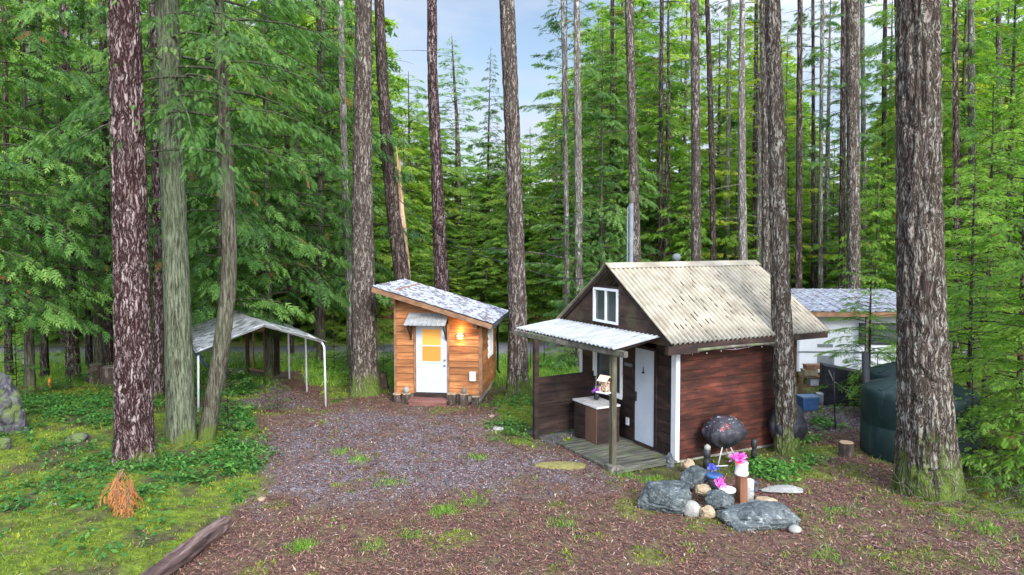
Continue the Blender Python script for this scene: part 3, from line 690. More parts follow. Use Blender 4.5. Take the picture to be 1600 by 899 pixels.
def ytop_h(d, ytop): return EYE + (372 - ytop) / FPX * d
TREES = [
 # key, foliage, px, depth, top pixel row, width scale, label
 ('cedarA', M_FOL_CEDAR, -40, 17.5, -260, 1.0, 'dark drooping cedar at the left frame edge, nearest of the left woods'),
 ('cedarB', M_FOL_CEDAR, 40, 20.0, -220, 1.0, 'drooping cedar left of the reddish trunk in the left woods'),
 ('cedarA', M_FOL_FIR, 150, 23.5, -160, 1.0, 'bluish green conifer filling the gap left of the thick reddish fir'),
 ('firA', M_FOL_LITE, 95, 30.5, -90, 1.1, 'bright green conifer beyond the road at the far left'),
 ('cedarB', M_FOL_CEDAR, 238, 26.5, -160, 1.0, 'cedar seen between the thick reddish fir and the upright cedar'),
 ('firA', M_FOL_FAR, 310, 31.5, -100, 1.15, 'conifer behind the leaning cedar beyond the road'),
 ('cedarA', M_FOL_CEDAR, 418, 22.8, -200, 0.95, 'dark green drooping cedar over the carport'),
 ('cedarB', M_FOL_FIR, 500, 25.5, -160, 1.0, 'dense cedar between the carport and the big fir'),
 ('firB', M_FOL_FAR, 468, 33, -80, 1.2, 'light green conifer beyond the road behind the carport'),
 ('firA', M_FOL_FAR, 560, 32.0, 20, 1.1, 'conifer showing either side of the big fir by the small cabin'),
 ('cedarA', M_FOL_FAR, 640, 40, 115, 1.5, 'round topped conifer against the sky behind the snag'),
 ('spire', M_FOL_LITE, 707, 44, 60, 1.9, 'tallest pointed conifer against the sky in the middle gap'),
 ('spire', M_FOL_FIR, 767, 46, 78, 1.0, 'narrow sparse spire right of the tallest pointed conifer'),
 ('firB', M_FOL_LITE, 828, 42, 200, 1.4, 'conifer right of the mossy footed trunk with a low top'),
 ('firA', M_FOL_LITE, 735, 36, 300, 1.3, 'bright young conifer above the small cabin roof end'),
 ('firA', M_FOL_YEL, 715, 32.5, 390, 1.5, 'lowest yellow green bushy conifer beyond the road above the small cabin roof'),
 ('cedarA', M_FOL_LITE, 845, 32, 350, 1.4, 'bushy bright conifer beyond the road left of the dark cabin gable'),
 ('cedarB', M_FOL_LITE, 660, 35, 330, 1.3, 'bright young cedar behind the small cabin'),
 ('sparse', M_FOL_FIR, 884, 29, -30, 1.1, 'sparse lichen hung tree right of the sky gap'),
 ('firA', M_FOL_LITE, 868, 36, 170, 1.2, 'bright green conifer left of the dark cabin gable'),
 ('cedarA', M_FOL_FIR, 940, 29, 40, 1.0, 'greyish drooping conifer behind the cabin gable window'),
 ('firB', M_FOL_LITE, 1040, 33, -60, 1.2, 'bright leafy conifer right of the stove pipe'),
 ('sparse', M_FOL_FAR, 985, 36, -60, 1.2, 'thin crowned tree above the stove pipe'),
 ('firA', M_FOL_YEL, 1120, 36, 40, 1.3, 'yellow green conifer above the dark cabin ridge'),
 ('cedarB', M_FOL_LITE, 1075, 30, 230, 1.1, 'low bright green conifer just over the dark cabin ridge'),
 ('sparse', M_FOL_YEL, 1185, 31, -40, 1.2, 'yellowish thin crowned tree right of the ridge end'),
 ('firB', M_FOL_FAR, 1225, 38, 60, 1.1, 'conifer behind the slim fir at the cabin corner'),
 ('sparse', M_FOL_FIR, 1290, 34, -60, 1.0, 'sparse tree in the bright sky patch above the shelter roof'),
 ('firA', M_FOL_LITE, 1275, 33, 260, 1.2, 'low bright conifer over the left part of the shelter roof'),
 ('cedarB', M_FOL_LITE, 1370, 26, 220, 1.0, 'bright hemlock above the right part of the shelter roof'),
 ('firB', M_FOL_FAR, 1385, 37, -20, 1.1, 'tall conifer left of the thickest fir'),
 ('cedarA', M_FOL_LITE, 1500, 27, -80, 1.1, 'tall bright conifer right of the thickest fir'),
 ('firA', M_FOL_LITE, 1575, 24, -90, 1.0, 'tall bright conifer near the right frame edge'),
 ('cedarB', M_FOL_YEL, 1470, 36, -60, 1.2, 'yellow green conifer deep behind the thickest fir'),
 ('cedarB', M_FOL_CEDAR, 345, 20.5, -150, 0.9, 'drooping cedar close behind the leaning cedar'),
 ('firB', M_FOL_LITE, 525, 37, -60, 1.2, 'light conifer deep between the grey trunk and the carport'),
 ('cedarA', M_FOL_LITE, 610, 34, 250, 1.3, 'medium conifer behind the leaning slim fir'),
 ('cedarB', M_FOL_LITE, 790, 33, 330, 1.4, 'low dark conifer behind the mossy footed trunk'),
 ('firA', M_FOL_FIR, 905, 24.8, 250, 0.9, 'low grey green conifer right behind the porch roof'),
 ('firB', M_FOL_LITE, 1330, 31, 330, 1.3, 'lowest bright conifer right behind the shelter roof'),
 ('cedarB', M_FOL_FAR, 1430, 29, -90, 1.1, 'conifer directly behind the thickest fir'),
 ('firA', M_FOL_LITE, 1150, 31, 250, 1.2, 'low bright conifer over the right end of the cabin ridge'),
 ('cedarA', M_FOL_FAR, 1680, 22, -150, 1.1, 'conifer just beyond the right frame edge'),
]
for k, (key, fol, px, d, yt, ws, lab) in enumerate(TREES):
    place(key, fol, px, d, ytop_h(d, yt), ws, lab, GW, seed=k + 1)
GH = 'bright hemlocks on the right'
place('hemlock', M_FOL_LITE, 1600, 14.2, 7.4, 1.0, 'bright feathery hemlock at the right edge beside the tank', GH, 'hemlock_tree', 'hemlock', 3)
place('hemlockB', M_FOL_LITE, 1545, 17.5, 8.2, 1.0, 'bright feathery hemlock right behind the green tanks', GH, 'hemlock_tree', 'hemlock', 5)
place('hemlock', M_FOL_LITE, 1362, 18.3, 4.3, 1.25, 'low hemlock spreading boughs in front of the white trailer', GH, 'hemlock_tree', 'hemlock', 8)
place('hemlock', M_FOL_LITE, 1520, 15.6, 6.2, 1.1, 'bright feathery hemlock between the thickest fir and the frame edge', GH, 'hemlock_tree', 'hemlock', 11)
place('hemlockB', M_FOL_LITE, 1625, 12.6, 4.6, 1.1, 'low bright hemlock at the lower right frame edge', GH, 'hemlock_tree', 'hemlock', 4)
place('hemlockB', M_FOL_LITE, 1700, 12.3, 7.0, 1.0, 'hemlock reaching in from beyond the right frame edge', GH, 'hemlock_tree', 'hemlock', 2)
GS = 'conifer saplings'
for k, (px, d, H, ws, lab) in enumerate([(352, 15.9, 1.9, 1.1, 'small sapling right of the leaning cedar foot'), (20, 20.0, 2.6, 1.1, 'sapling at the left edge behind the rock'),
        (105, 21.2, 1.9, 1.0, 'sapling on the bank below the reddish trunk'), (598, 23, 1.6, .7, 'young sapling between the big fir and the small cabin'),
        (430, 18.2, 1.0, 1.2, 'low sapling at the carport edge'), (545, 21.4, 1.6, 1.0, 'sapling left of the big fir foot'), (1375, 17.3, 1.7, 1.0, 'sapling left of the thickest fir over the tank'),
        (1525, 13.6, 1.9, 1.1, 'little hemlock right of the thickest fir foot'), (520, 24.0, 2.2, 1.0, 'sapling right of the carport by the road')]):
    place('sapling', M_FOL_LITE if k > 5 else M_FOL_FIR, px, d, H, ws, lab, GS, 'conifer_sapling', 'sapling', 10 + k)

# ------------------------------------------------------------------ far wood: reads as one mass
rng = np.random.default_rng(5)
def skyline(px):
    return np.interp(px, [-900, 560, 600, 640, 690, 705, 740, 770, 800, 850, 870, 960, 1180, 1245, 1260, 1340, 1420, 1450, 2500],
                     [-120, -80, 100, 160, 150, 190, 210, 200, 215, 220, 100, -60, -20, 120, 200, 190, 100, -60, -120])
fv = []
for sd_, (H, R, z0, n) in enumerate([(15, 4.0, 0.2, 78), (15, 3.3, 0.3, 70), (15, 4.4, 0.1, 74)]):
    (V, F), (T, C) = conifer(H, R, z0, n, 'far', 60 + sd_, sag=0.3, hang=0.3, power=0.62, dens=1.1)
    fv.append((V, F, T, C))
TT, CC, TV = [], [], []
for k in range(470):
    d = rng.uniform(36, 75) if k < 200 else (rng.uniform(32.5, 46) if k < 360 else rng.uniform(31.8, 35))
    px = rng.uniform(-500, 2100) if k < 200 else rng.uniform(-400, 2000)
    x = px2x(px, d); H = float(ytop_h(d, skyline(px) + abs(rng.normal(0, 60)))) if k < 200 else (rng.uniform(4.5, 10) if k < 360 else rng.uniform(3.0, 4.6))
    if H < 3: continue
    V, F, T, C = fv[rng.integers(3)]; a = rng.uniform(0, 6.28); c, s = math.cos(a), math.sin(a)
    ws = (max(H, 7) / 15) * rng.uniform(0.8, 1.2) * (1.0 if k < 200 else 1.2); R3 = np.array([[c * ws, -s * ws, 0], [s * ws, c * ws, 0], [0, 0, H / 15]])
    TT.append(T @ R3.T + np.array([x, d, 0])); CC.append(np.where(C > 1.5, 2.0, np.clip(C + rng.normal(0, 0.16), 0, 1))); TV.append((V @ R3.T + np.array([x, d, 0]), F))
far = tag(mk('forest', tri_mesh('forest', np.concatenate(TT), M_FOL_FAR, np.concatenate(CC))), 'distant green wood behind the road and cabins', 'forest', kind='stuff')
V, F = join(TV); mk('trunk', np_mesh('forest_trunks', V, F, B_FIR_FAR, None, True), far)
# ------------------------------------------------------------------ building materials
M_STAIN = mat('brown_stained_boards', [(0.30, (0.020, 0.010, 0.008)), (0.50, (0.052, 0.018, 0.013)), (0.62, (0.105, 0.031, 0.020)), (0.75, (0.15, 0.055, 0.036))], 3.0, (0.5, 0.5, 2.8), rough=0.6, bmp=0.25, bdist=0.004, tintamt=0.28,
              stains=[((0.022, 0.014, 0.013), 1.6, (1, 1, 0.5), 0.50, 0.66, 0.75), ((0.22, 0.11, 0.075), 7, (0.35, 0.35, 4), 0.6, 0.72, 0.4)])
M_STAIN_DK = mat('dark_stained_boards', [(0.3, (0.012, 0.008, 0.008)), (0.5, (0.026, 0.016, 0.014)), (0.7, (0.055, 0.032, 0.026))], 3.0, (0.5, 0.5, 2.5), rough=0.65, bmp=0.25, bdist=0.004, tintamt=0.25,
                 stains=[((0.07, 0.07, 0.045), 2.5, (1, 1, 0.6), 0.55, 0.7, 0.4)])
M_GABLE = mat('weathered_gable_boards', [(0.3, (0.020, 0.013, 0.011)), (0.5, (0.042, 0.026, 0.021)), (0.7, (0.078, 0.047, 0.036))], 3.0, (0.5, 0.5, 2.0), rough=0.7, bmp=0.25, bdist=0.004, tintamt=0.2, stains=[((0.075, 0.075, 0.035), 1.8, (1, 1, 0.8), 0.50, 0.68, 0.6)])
M_GREYWOOD = mat('weathered_grey_wood', [(0.3, (0.05, 0.043, 0.038)), (0.5, (0.12, 0.105, 0.09)), (0.7, (0.22, 0.20, 0.17))], 6, (1, 1, 1), rough=0.85, bmp=0.5, tintamt=0.3,
                 stains=[((0.10, 0.14, 0.05), 3, (1, 1, 1), 0.45, 0.65, 0.6)])
M_CEDARW = mat('warm_cedar_siding', [(0.28, (0.13, 0.050, 0.022)), (0.46, (0.28, 0.108, 0.038)), (0.6, (0.38, 0.16, 0.056)), (0.75, (0.50, 0.25, 0.11))], 5, (0.35, 0.6, 3.5), rough=0.6, bmp=0.25, bdist=0.004, tintamt=0.32, dist=0.6,
               stains=[((0.09, 0.028, 0.014), 8, (0.8, 0.8, 1.6), 0.66, 0.70, 0.85)])
M_CEDART = mat('cedar_trim', [(0.3, (0.12, 0.065, 0.038)), (0.5, (0.21, 0.115, 0.065)), (0.7, (0.29, 0.17, 0.10))], 5, (1, 1, 1), rough=0.7, bmp=0.25, tintamt=0.2)
M_WHITE = mat('white_paint', [(0.3, (0.50, 0.51, 0.53)), (0.7, (0.62, 0.63, 0.65))], 3, rough=0.5, bmp=0.05)
M_DOORW = mat('bluish_white_door_paint', [(0.3, (0.37, 0.42, 0.48)), (0.7, (0.45, 0.49, 0.54))], 2, rough=0.45, bmp=0.03)
M_VINYL = mat('white_vinyl_frame', [(0.3, (0.70, 0.71, 0.72)), (0.7, (0.80, 0.80, 0.80))], 5, rough=0.4, bmp=0)
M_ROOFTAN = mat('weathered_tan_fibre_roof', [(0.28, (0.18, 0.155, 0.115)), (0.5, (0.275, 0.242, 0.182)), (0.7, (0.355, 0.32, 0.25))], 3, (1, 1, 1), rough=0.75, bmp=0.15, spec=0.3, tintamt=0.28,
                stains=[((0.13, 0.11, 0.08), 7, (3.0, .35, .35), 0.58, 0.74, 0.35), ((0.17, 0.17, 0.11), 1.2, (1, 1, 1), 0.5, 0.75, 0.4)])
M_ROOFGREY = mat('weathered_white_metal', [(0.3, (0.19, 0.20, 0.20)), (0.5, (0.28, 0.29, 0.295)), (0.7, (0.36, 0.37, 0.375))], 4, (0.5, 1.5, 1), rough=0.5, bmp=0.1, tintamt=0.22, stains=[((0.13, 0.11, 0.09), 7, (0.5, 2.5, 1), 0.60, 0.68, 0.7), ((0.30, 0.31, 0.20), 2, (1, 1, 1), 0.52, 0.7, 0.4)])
M_ROOFBLUE = mat('pale_blue_metal_roof', [(0.3, (0.27, 0.30, 0.36)), (0.5, (0.34, 0.37, 0.43)), (0.7, (0.44, 0.47, 0.52))], 3, rough=0.4, bmp=0.05, stains=[((0.085, 0.055, 0.055), 6, (1.1, 1.8, 1), 0.47, 0.55, 0.85)])
M_DEBRIS = mat('needle_debris', [(0.35, (0.02, 0.015, 0.012)), (0.65, (0.08, 0.05, 0.04))], 30, rough=0.95, bmp=0.4)
M_GLASS = newmat('dark_window_glass')[0]; _p = M_GLASS.node_tree.nodes['Principled BSDF'] if 'Principled BSDF' in M_GLASS.node_tree.nodes else [n for n in M_GLASS.node_tree.nodes if n.type == 'BSDF_PRINCIPLED'][0]
_p.inputs['Base Color'].default_value = (0.045, 0.055, 0.06, 1); _p.inputs['Roughness'].default_value = 0.08; _p.inputs['Specular IOR Level'].default_value = 0.8
M_METAL = mat('dull_galvanised_metal', [(0.3, (0.10, 0.115, 0.125)), (0.7, (0.17, 0.19, 0.20))], 6, metal=0.1, rough=0.6, bmp=0.05)
M_BLACK = mat('black_plastic', [(0.3, (0.016, 0.017, 0.02)), (0.7, (0.035, 0.036, 0.04))], 6, rough=0.45, bmp=0.1)
M_COVER = mat('black_vinyl_cover', [(0.3, (0.014, 0.014, 0.018)), (0.7, (0.04, 0.04, 0.048))], 6, rough=0.55, bmp=0.4, bdist=0.02)
M_TANK = mat('dark_green_tank_plastic', [(0.3, (0.009, 0.021, 0.021)), (0.7, (0.016, 0.034, 0.033))], 2.5, rough=0.5, bmp=0.05, stains=[((0.09, 0.13, 0.12), 5, (1, 1, 0.25), 0.58, 0.75, 0.35)])
M_ROCK = mat('blue_grey_rock', [(0.32, (0.028, 0.038, 0.042)), (0.47, (0.060, 0.072, 0.075)), (0.60, (0.115, 0.132, 0.132)), (0.74, (0.27, 0.29, 0.28))], 5, detail=8, rough=0.8, bmp=0.9, bdist=0.03, nrough=0.7,
             stains=[((0.36, 0.40, 0.36), 12, (1, 1, 1), 0.60, 0.66, 0.5), ((0.03, 0.035, 0.03), 8, (1, 1, 2), 0.58, 0.64, 0.6)])
_t = M_ROCK.node_tree; _pp = [n for n in _t.nodes if n.type == 'BSDF_PRINCIPLED'][0]; _src = _pp.inputs['Base Color'].links[0].from_socket
_w = noise(_t, 3.5, (1, 1.6, .7), 3, .6, .8); _cr = ramp(_t, [(0.0, (0.75, 0.75, 0.75)), (0.012, (0, 0, 0))], math_(_t, 'ABSOLUTE', math_(_t, 'SUBTRACT', _w, .5)))
_w2 = noise(_t, 2.2, (.6, 1.9, 1.6), 3, .6, .5, off=(4, 2, 7)); _cr2 = ramp(_t, [(0.0, (0.7, 0.7, 0.7)), (0.008, (0, 0, 0))], math_(_t, 'ABSOLUTE', math_(_t, 'SUBTRACT', _w2, .52)))
_t.links.new(mix(_t, _cr2, mix(_t, _cr, _src, (0.012, 0.015, 0.016)), (0.26, 0.285, 0.275)), _pp.inputs['Base Color'])
M_ROCKLT = mat('pale_grey_rock', [(0.3, (0.24, 0.24, 0.22)), (0.5, (0.24, 0.235, 0.215)), (0.7, (0.33, 0.325, 0.30))], 6, rough=0.85, bmp=0.5, bdist=0.02)
M_ROCKTAN = mat('tan_rock', [(0.3, (0.22, 0.16, 0.10)), (0.5, (0.29, 0.22, 0.14)), (0.7, (0.40, 0.33, 0.23))], 6, rough=0.85, bmp=0.6, bdist=0.02)
M_ROCKLICH = mat('lichened_dark_rock', [(0.3, (0.020, 0.019, 0.026)), (0.5, (0.055, 0.052, 0.064)), (0.66, (0.12, 0.12, 0.125))], 6, detail=8, rough=0.9, bmp=0.9, bdist=0.04,
                 stains=[((0.13, 0.15, 0.14), 9, (1, 1, 1), 0.57, 0.63, 0.6), ((0.10, 0.14, 0.03), 3, (1, 1, 1), 0.48, 0.6, 0.8)])
M_LOG = mat('weathered_log', [(0.3, (0.06, 0.038, 0.036)), (0.5, (0.15, 0.095, 0.085)), (0.7, (0.28, 0.20, 0.18))], 9, (0.14, 1, 1), rough=0.9, bmp=0.9, bdist=0.02)
M_STUMP = mat('dark_stump_bark', [(0.3, (0.022, 0.016, 0.014)), (0.55, (0.07, 0.05, 0.04)), (0.7, (0.17, 0.14, 0.12))], 12, (1, 1, 0.3), rough=0.9, bmp=0.8)
M_CUT = mat('cut_wood_end', [(0.3, (0.25, 0.17, 0.10)), (0.7, (0.42, 0.31, 0.20))], 14, rough=0.9, bmp=0.2)
M_PLANK = mat('porch_planks', [(0.3, (0.030, 0.028, 0.024)), (0.5, (0.075, 0.072, 0.058)), (0.7, (0.17, 0.17, 0.135))], 4, (0.5, 5, 1), rough=0.85, bmp=0.3, tintamt=0.35, stains=[((0.10, 0.13, 0.05), 2.5, (1, 1, 1), 0.5, 0.65, 0.5)])
M_CONC = mat('concrete', [(0.3, (0.22, 0.22, 0.20)), (0.7, (0.38, 0.37, 0.34))], 8, rough=0.9, bmp=0.3, stains=[((0.16, 0.19, 0.09), 3, (1, 1, 1), 0.5, 0.65, 0.5)])
M_BLUETARP = mat('dark_blue_tarp', [(0.3, (0.02, 0.035, 0.09)), (0.7, (0.04, 0.07, 0.16))], 5, rough=0.5, bmp=0.3)
M_TARP = mat('dirty_white_tarp', [(0.3, (0.26, 0.27, 0.27)), (0.7, (0.42, 0.43, 0.43))], 4, rough=0.55, bmp=0.2, stains=[((0.06, 0.06, 0.045), 5, (1, 1, 1), 0.46, 0.58, 0.85)])
M_BLUE = mat('blue_plastic', [(0.3, (0.04, 0.10, 0.24)), (0.7, (0.07, 0.16, 0.34))], 4, rough=0.45, bmp=0)
M_ORANGE = mat('orange_plastic', [(0.3, (0.80, 0.20, 0.03)), (0.7, (0.9, 0.28, 0.05))], 4, rough=0.5, bmp=0)
M_STEPR = mat('reddish_step_boards', [(0.3, (0.11, 0.045, 0.04)), (0.7, (0.24, 0.11, 0.09))], 5, (0.5, 3, 1), rough=0.7, bmp=0.2, tintamt=0.2)
M_MOSSMAT = mat('olive_mossy_mat', [(0.3, (0.13, 0.12, 0.045)), (0.7, (0.27, 0.24, 0.08))], 14, rough=0.95, bmp=0.6)
M_FENCEW = mat('brown_fence_boards', [(0.3, (0.12, 0.06, 0.035)), (0.7, (0.27, 0.15, 0.09))], 5, (1, 1, 0.3), rough=0.8, bmp=0.2, tintamt=0.35)
M_PURPLE = mat('purple_petals', [(0.3, (0.28, 0.05, 0.45)), (0.7, (0.50, 0.12, 0.65))], 20, rough=0.6, bmp=0)
M_PINK = mat('magenta_petals', [(0.3, (0.62, 0.05, 0.42)), (0.7, (0.85, 0.18, 0.62))], 20, rough=0.6, bmp=0)
M_REDP = mat('red_petals', [(0.3, (0.62, 0.02, 0.04)), (0.7, (0.8, 0.08, 0.08))], 20, rough=0.6, bmp=0)
M_BLUEP = mat('blue_petals', [(0.3, (0.07, 0.09, 0.55)), (0.7, (0.16, 0.2, 0.8))], 20, rough=0.6, bmp=0)
M_RVW = mat('white_trailer_panel', [(0.3, (0.46, 0.49, 0.52)), (0.7, (0.55, 0.58, 0.61))], 1.5, rough=0.4, bmp=0)
def emis(name, col, st, scale=None):
    m, t, p, o = newmat(name); p.inputs['Base Color'].default_value = (*col, 1)
    p.inputs['Emission Color'].default_value = (*col, 1); p.inputs['Emission Strength'].default_value = st; return m
M_LAMPLIT = emis('lit_lamp_glass', (1.0, 0.62, 0.26), 0.9)
M_GLOWWIN = emis('lit_amber_window', (0.62, 0.30, 0.05), 0.05)
M_GLOWWIN2 = emis('lit_amber_window_lower', (0.50, 0.20, 0.03), 0.03)

def sheet(mb, p00, p10, p01, p11, waves, amp, nu, thick=0.006, ribs=False):
    """corrugated sheet: waves run across u (p00->p10), ridges run along v (p00->p01)"""
    p00, p10, p01, p11 = map(Vector, (p00, p10, p01, p11)); nrm = (p10 - p00).cross(p01 - p00).normalized()
    if nrm.z < 0: nrm = -nrm
    nv = 6; top = []; bot = []
    for j in range(nv + 1):
        v = j / nv
        for i in range(nu + 1):
            u = i / nu; base = p00.lerp(p10, u).lerp(p01.lerp(p11, u), v)
            if ribs:
                f = (u * waves) % 1.0; h = amp if f < 0.18 else 0.0
            else: h = amp * math.sin(2 * math.pi * waves * u)
            top.append(base + nrm * h); bot.append(base + nrm * (h - thick))
    W = nu + 1; b = len(mb.v); n = len(top)
    mb.v += [tuple(q) for q in top] + [tuple(q) for q in bot]
    for j in range(nv):
        for i in range(nu):
            a = b + j * W + i
            ph = math.sin(2 * math.pi * waves * (i + .5) / nu); mb.f.append([a, a + 1, a + W + 1, a + W]); mb.t.append(.5 if ribs else .55 + .45 * ph); mb.sm.append(not ribs)  # crests lighter, valleys darker: corrugation shading painted into the tint
            a += n; mb.f.append([a + W, a + W + 1, a + 1, a]); mb.t.append(.5); mb.sm.append(not ribs)
    for j in (0, nv):
        for i in range(nu):
            a = b + j * W + i; mb.f.append([a, a + 1, a + 1 + n, a + n] if j == 0 else [a + n, a + 1 + n, a + 1, a]); mb.t.append(.5); mb.sm.append(False)
    for i in (0, nu):
        for j in range(nv):
            a = b + j * W + i; mb.f.append([a, a + W, a + W + n, a + n]); mb.t.append(.5); mb.sm.append(False)
    return nrm
def wall_boards(mb, axis_, off, u0, u1, z0, z1, step, th, holes=(), roof=None, rnd=None, lap=0.0, wane=0.0):
    """horizontal boards on a wall plane. axis_ 'x': runs along x at y=off, outward -y; 'y': along y at x=off, outward -x; '+x': along y, outward +x
       roof: list of (a,b,c) half planes a*u+b*z<=c"""
    rnd = rnd or random.Random(3); z = z0
    def P(u, z_, o_):
        return (u, off - o_, z_) if axis_ == 'x' else ((off - o_, u, z_) if axis_ == 'y' else (off + o_, u, z_))
    while z < z1 - 0.02:
        h = step * (rnd.uniform(0.9, 1.12) if lap else 1); zt = min(z + h, z1)
        if z1 - zt < 0.03: zt = z1
        tint = rnd.random(); segs = [(u0, u1)]
        for (ha, hb, hz0, hz1) in holes:
            if zt > hz0 + 1e-4 and z < hz1 - 1e-4:
                ns = []
                for (a, b) in segs:
                    if hb <= a or ha >= b: ns.append((a, b)); continue
                    if ha > a: ns.append((a, ha))
                    if hb < b: ns.append((hb, b))
                segs = ns
        zz = [z, zt]
        for (a, b) in segs:
            # split vertically where a hole starts or ends inside the board
            poly = [(a, z), (b, z), (b, zt - 0.008), (a, zt - 0.008)]
            for (ra, rb, rc) in (roof or ()): 
                poly = clip(poly, ra, rb, rc)
                if len(poly) < 3: break
            if len(poly) < 3: continue
            def o_(q): return th + lap * (1 - (q[1] - z) / (zt - z)) + (wane * (vnoise(np.array([q[0] * 3, z * 7, 0.0])) - .5) if wane else 0)
            fr = [P(q[0], q[1], o_(q)) for q in poly]; bk = [P(q[0], q[1], 0.0) for q in poly]
            flip = axis_ != 'x' and axis_ != '+x'
            bi = len(mb.v); n = len(poly); mb.v += fr + bk
            f = [bi + k for k in range(n)]; mb.f.append(f if not flip else f[::-1]); mb.t.append(tint + rnd.uniform(-.08, .08)); mb.sm.append(False)
            for k in range(n):
                k2 = (k + 1) % n; q = [bi + k, bi + n + k, bi + n + k2, bi + k2]
                mb.f.append(q if not flip else q[::-1]); mb.t.append(tint * 0.6); mb.sm.append(False)
        z = zt

# ------------------------------------------------------------------ dark brown cabin
RZ = math.radians(27.0)
c0 = at(1055.5, 727, 14.2); CB = Vector((c0.x, c0.y, gz(c0.x, c0.y)))
cab = empty('cabin', CB, RZ, 'dark brown stained cabin with tan corrugated gable roof and open porch', 'cabin')
def LC(x, y, z=0):      # cabin local -> world
    return CB + Vector((x * math.cos(RZ) - y * math.sin(RZ), x * math.sin(RZ) + y * math.cos(RZ), z))
WL, WW, ZE, ZR = 3.35, 3.5, 2.50, 3.95          # wall length (x), width (y), eave and ridge height (roof surface)
slope = (ZR - ZE) / (WW / 2 + 0.45)
roof_f = [(slope, 1, ZR - 0.06 + slope * WW / 2), (-slope, 1, ZR - 0.06 - slope * WW / 2)]
DY0, DY1, DZ0, DZ1 = 0.62, 1.33, 0.16, 2.18     # door (y range)
WY0, WY1, WZ0, WZ1 = 1.78, 2.92, 0.98, 2.16     # porch window
GY0, GY1, GZ0, GZ1 = 1.40, 2.34, 2.66, 3.42; GO = -0.40     # gable window
mb = MB(); rr = random.Random(8)
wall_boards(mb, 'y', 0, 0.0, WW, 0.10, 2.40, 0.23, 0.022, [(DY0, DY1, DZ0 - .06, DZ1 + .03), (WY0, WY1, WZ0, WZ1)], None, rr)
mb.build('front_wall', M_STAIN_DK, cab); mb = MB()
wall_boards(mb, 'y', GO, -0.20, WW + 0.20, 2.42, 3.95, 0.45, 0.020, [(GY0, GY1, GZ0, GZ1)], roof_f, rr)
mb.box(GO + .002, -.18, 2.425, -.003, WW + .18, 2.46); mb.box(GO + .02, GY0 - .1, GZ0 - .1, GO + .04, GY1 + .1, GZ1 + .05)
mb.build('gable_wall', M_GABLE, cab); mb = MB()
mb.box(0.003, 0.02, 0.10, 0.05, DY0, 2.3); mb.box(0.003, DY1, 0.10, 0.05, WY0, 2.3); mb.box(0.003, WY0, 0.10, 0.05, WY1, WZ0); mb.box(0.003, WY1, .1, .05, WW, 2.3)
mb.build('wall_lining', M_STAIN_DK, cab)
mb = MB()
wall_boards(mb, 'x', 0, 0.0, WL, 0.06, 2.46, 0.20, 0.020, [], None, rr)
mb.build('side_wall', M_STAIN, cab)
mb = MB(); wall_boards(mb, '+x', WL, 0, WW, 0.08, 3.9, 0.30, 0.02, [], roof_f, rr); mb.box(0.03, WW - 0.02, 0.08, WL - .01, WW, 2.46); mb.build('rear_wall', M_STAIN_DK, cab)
mb = MB(); mb.box(0.012, 0.012, -0.05, WL - 0.02, WW - 0.03, 0.09); mb.build('foundation', M_CONC, cab)
mb = MB(); mb.box(-0.045, -0.045, 0.03, 0.055, -0.021, 2.42); mb.box(-0.045, -0.021, 0.03, -0.023, 0.10, 2.42); mb.build('corner_board', M_WHITE, cab)
mb = MB(); mb.box(-0.045, WW - 0.08, 0.8, -0.023, WW + .03, 2.3); mb.build('corner_board', M_WHITE, cab)
# roof: two corrugated slopes, cap, rafters
ym = WW / 2; x0, x1 = -0.50, 3.90; eo = WW / 2 + 0.45
rf = None
for sgn in (-1, 1):
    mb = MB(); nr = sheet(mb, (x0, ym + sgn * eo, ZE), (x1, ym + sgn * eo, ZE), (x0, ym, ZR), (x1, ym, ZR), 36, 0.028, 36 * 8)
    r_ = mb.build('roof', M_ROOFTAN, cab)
    if sgn < 0: rf = r_
    mb = MB()
    mb.bar((x0 + .06, ym + sgn * (eo - .06), ZE - .085), (x1 - .06, ym + sgn * (eo - .06), ZE - .085), 0.06, 0.13, .4)
    for xx in (x0 + .05, x1 - .05):
        mb.bar((xx, ym + sgn * (eo - .10), ZE - .03 - .02), (xx, ym + sgn * .02, ZR - .075 - .02), 0.035, 0.09, .4)
    mb.build('barge_board', M_STAIN_DK, cab)
mb = MB()
for k in range(105):      # needles lying in the grooves of the near slope
    w_ = rr.randint(3, 34); xg = x0 + (w_ + 0.75) / 36 * (x1 - x0); tpos = min(.97, max(.03, rr.gauss(0.42, 0.20) if xg > 0.6 else rr.gauss(0.25, .14))); ln = rr.uniform(0.03, 0.16) * (1.0 if tpos > .12 else .4)
    a = Vector((xg, ym - eo * (1 - tpos), ZE + (ZR - ZE) * tpos)); b = a + Vector((0, eo * ln / 2.6, (ZR - ZE) * ln / 2.6)) 
    mb.bar(a + Vector((0, 0, -.004)), b + Vector((0, 0, -.004)), rr.uniform(.010, .030), 0.010)
tag(mb.build('needle_debris', M_DEBRIS, rf), kind='stuff')
mb = MB(); cw = 0.17; dz = cw * slope
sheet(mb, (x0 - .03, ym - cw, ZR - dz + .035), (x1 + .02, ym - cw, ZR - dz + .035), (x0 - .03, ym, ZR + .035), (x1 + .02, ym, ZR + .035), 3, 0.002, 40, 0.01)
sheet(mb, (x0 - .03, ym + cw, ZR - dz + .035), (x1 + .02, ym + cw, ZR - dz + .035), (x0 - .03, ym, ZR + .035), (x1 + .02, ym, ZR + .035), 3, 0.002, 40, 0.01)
mb.build('ridge_cap', M_ROOFTAN, cab)
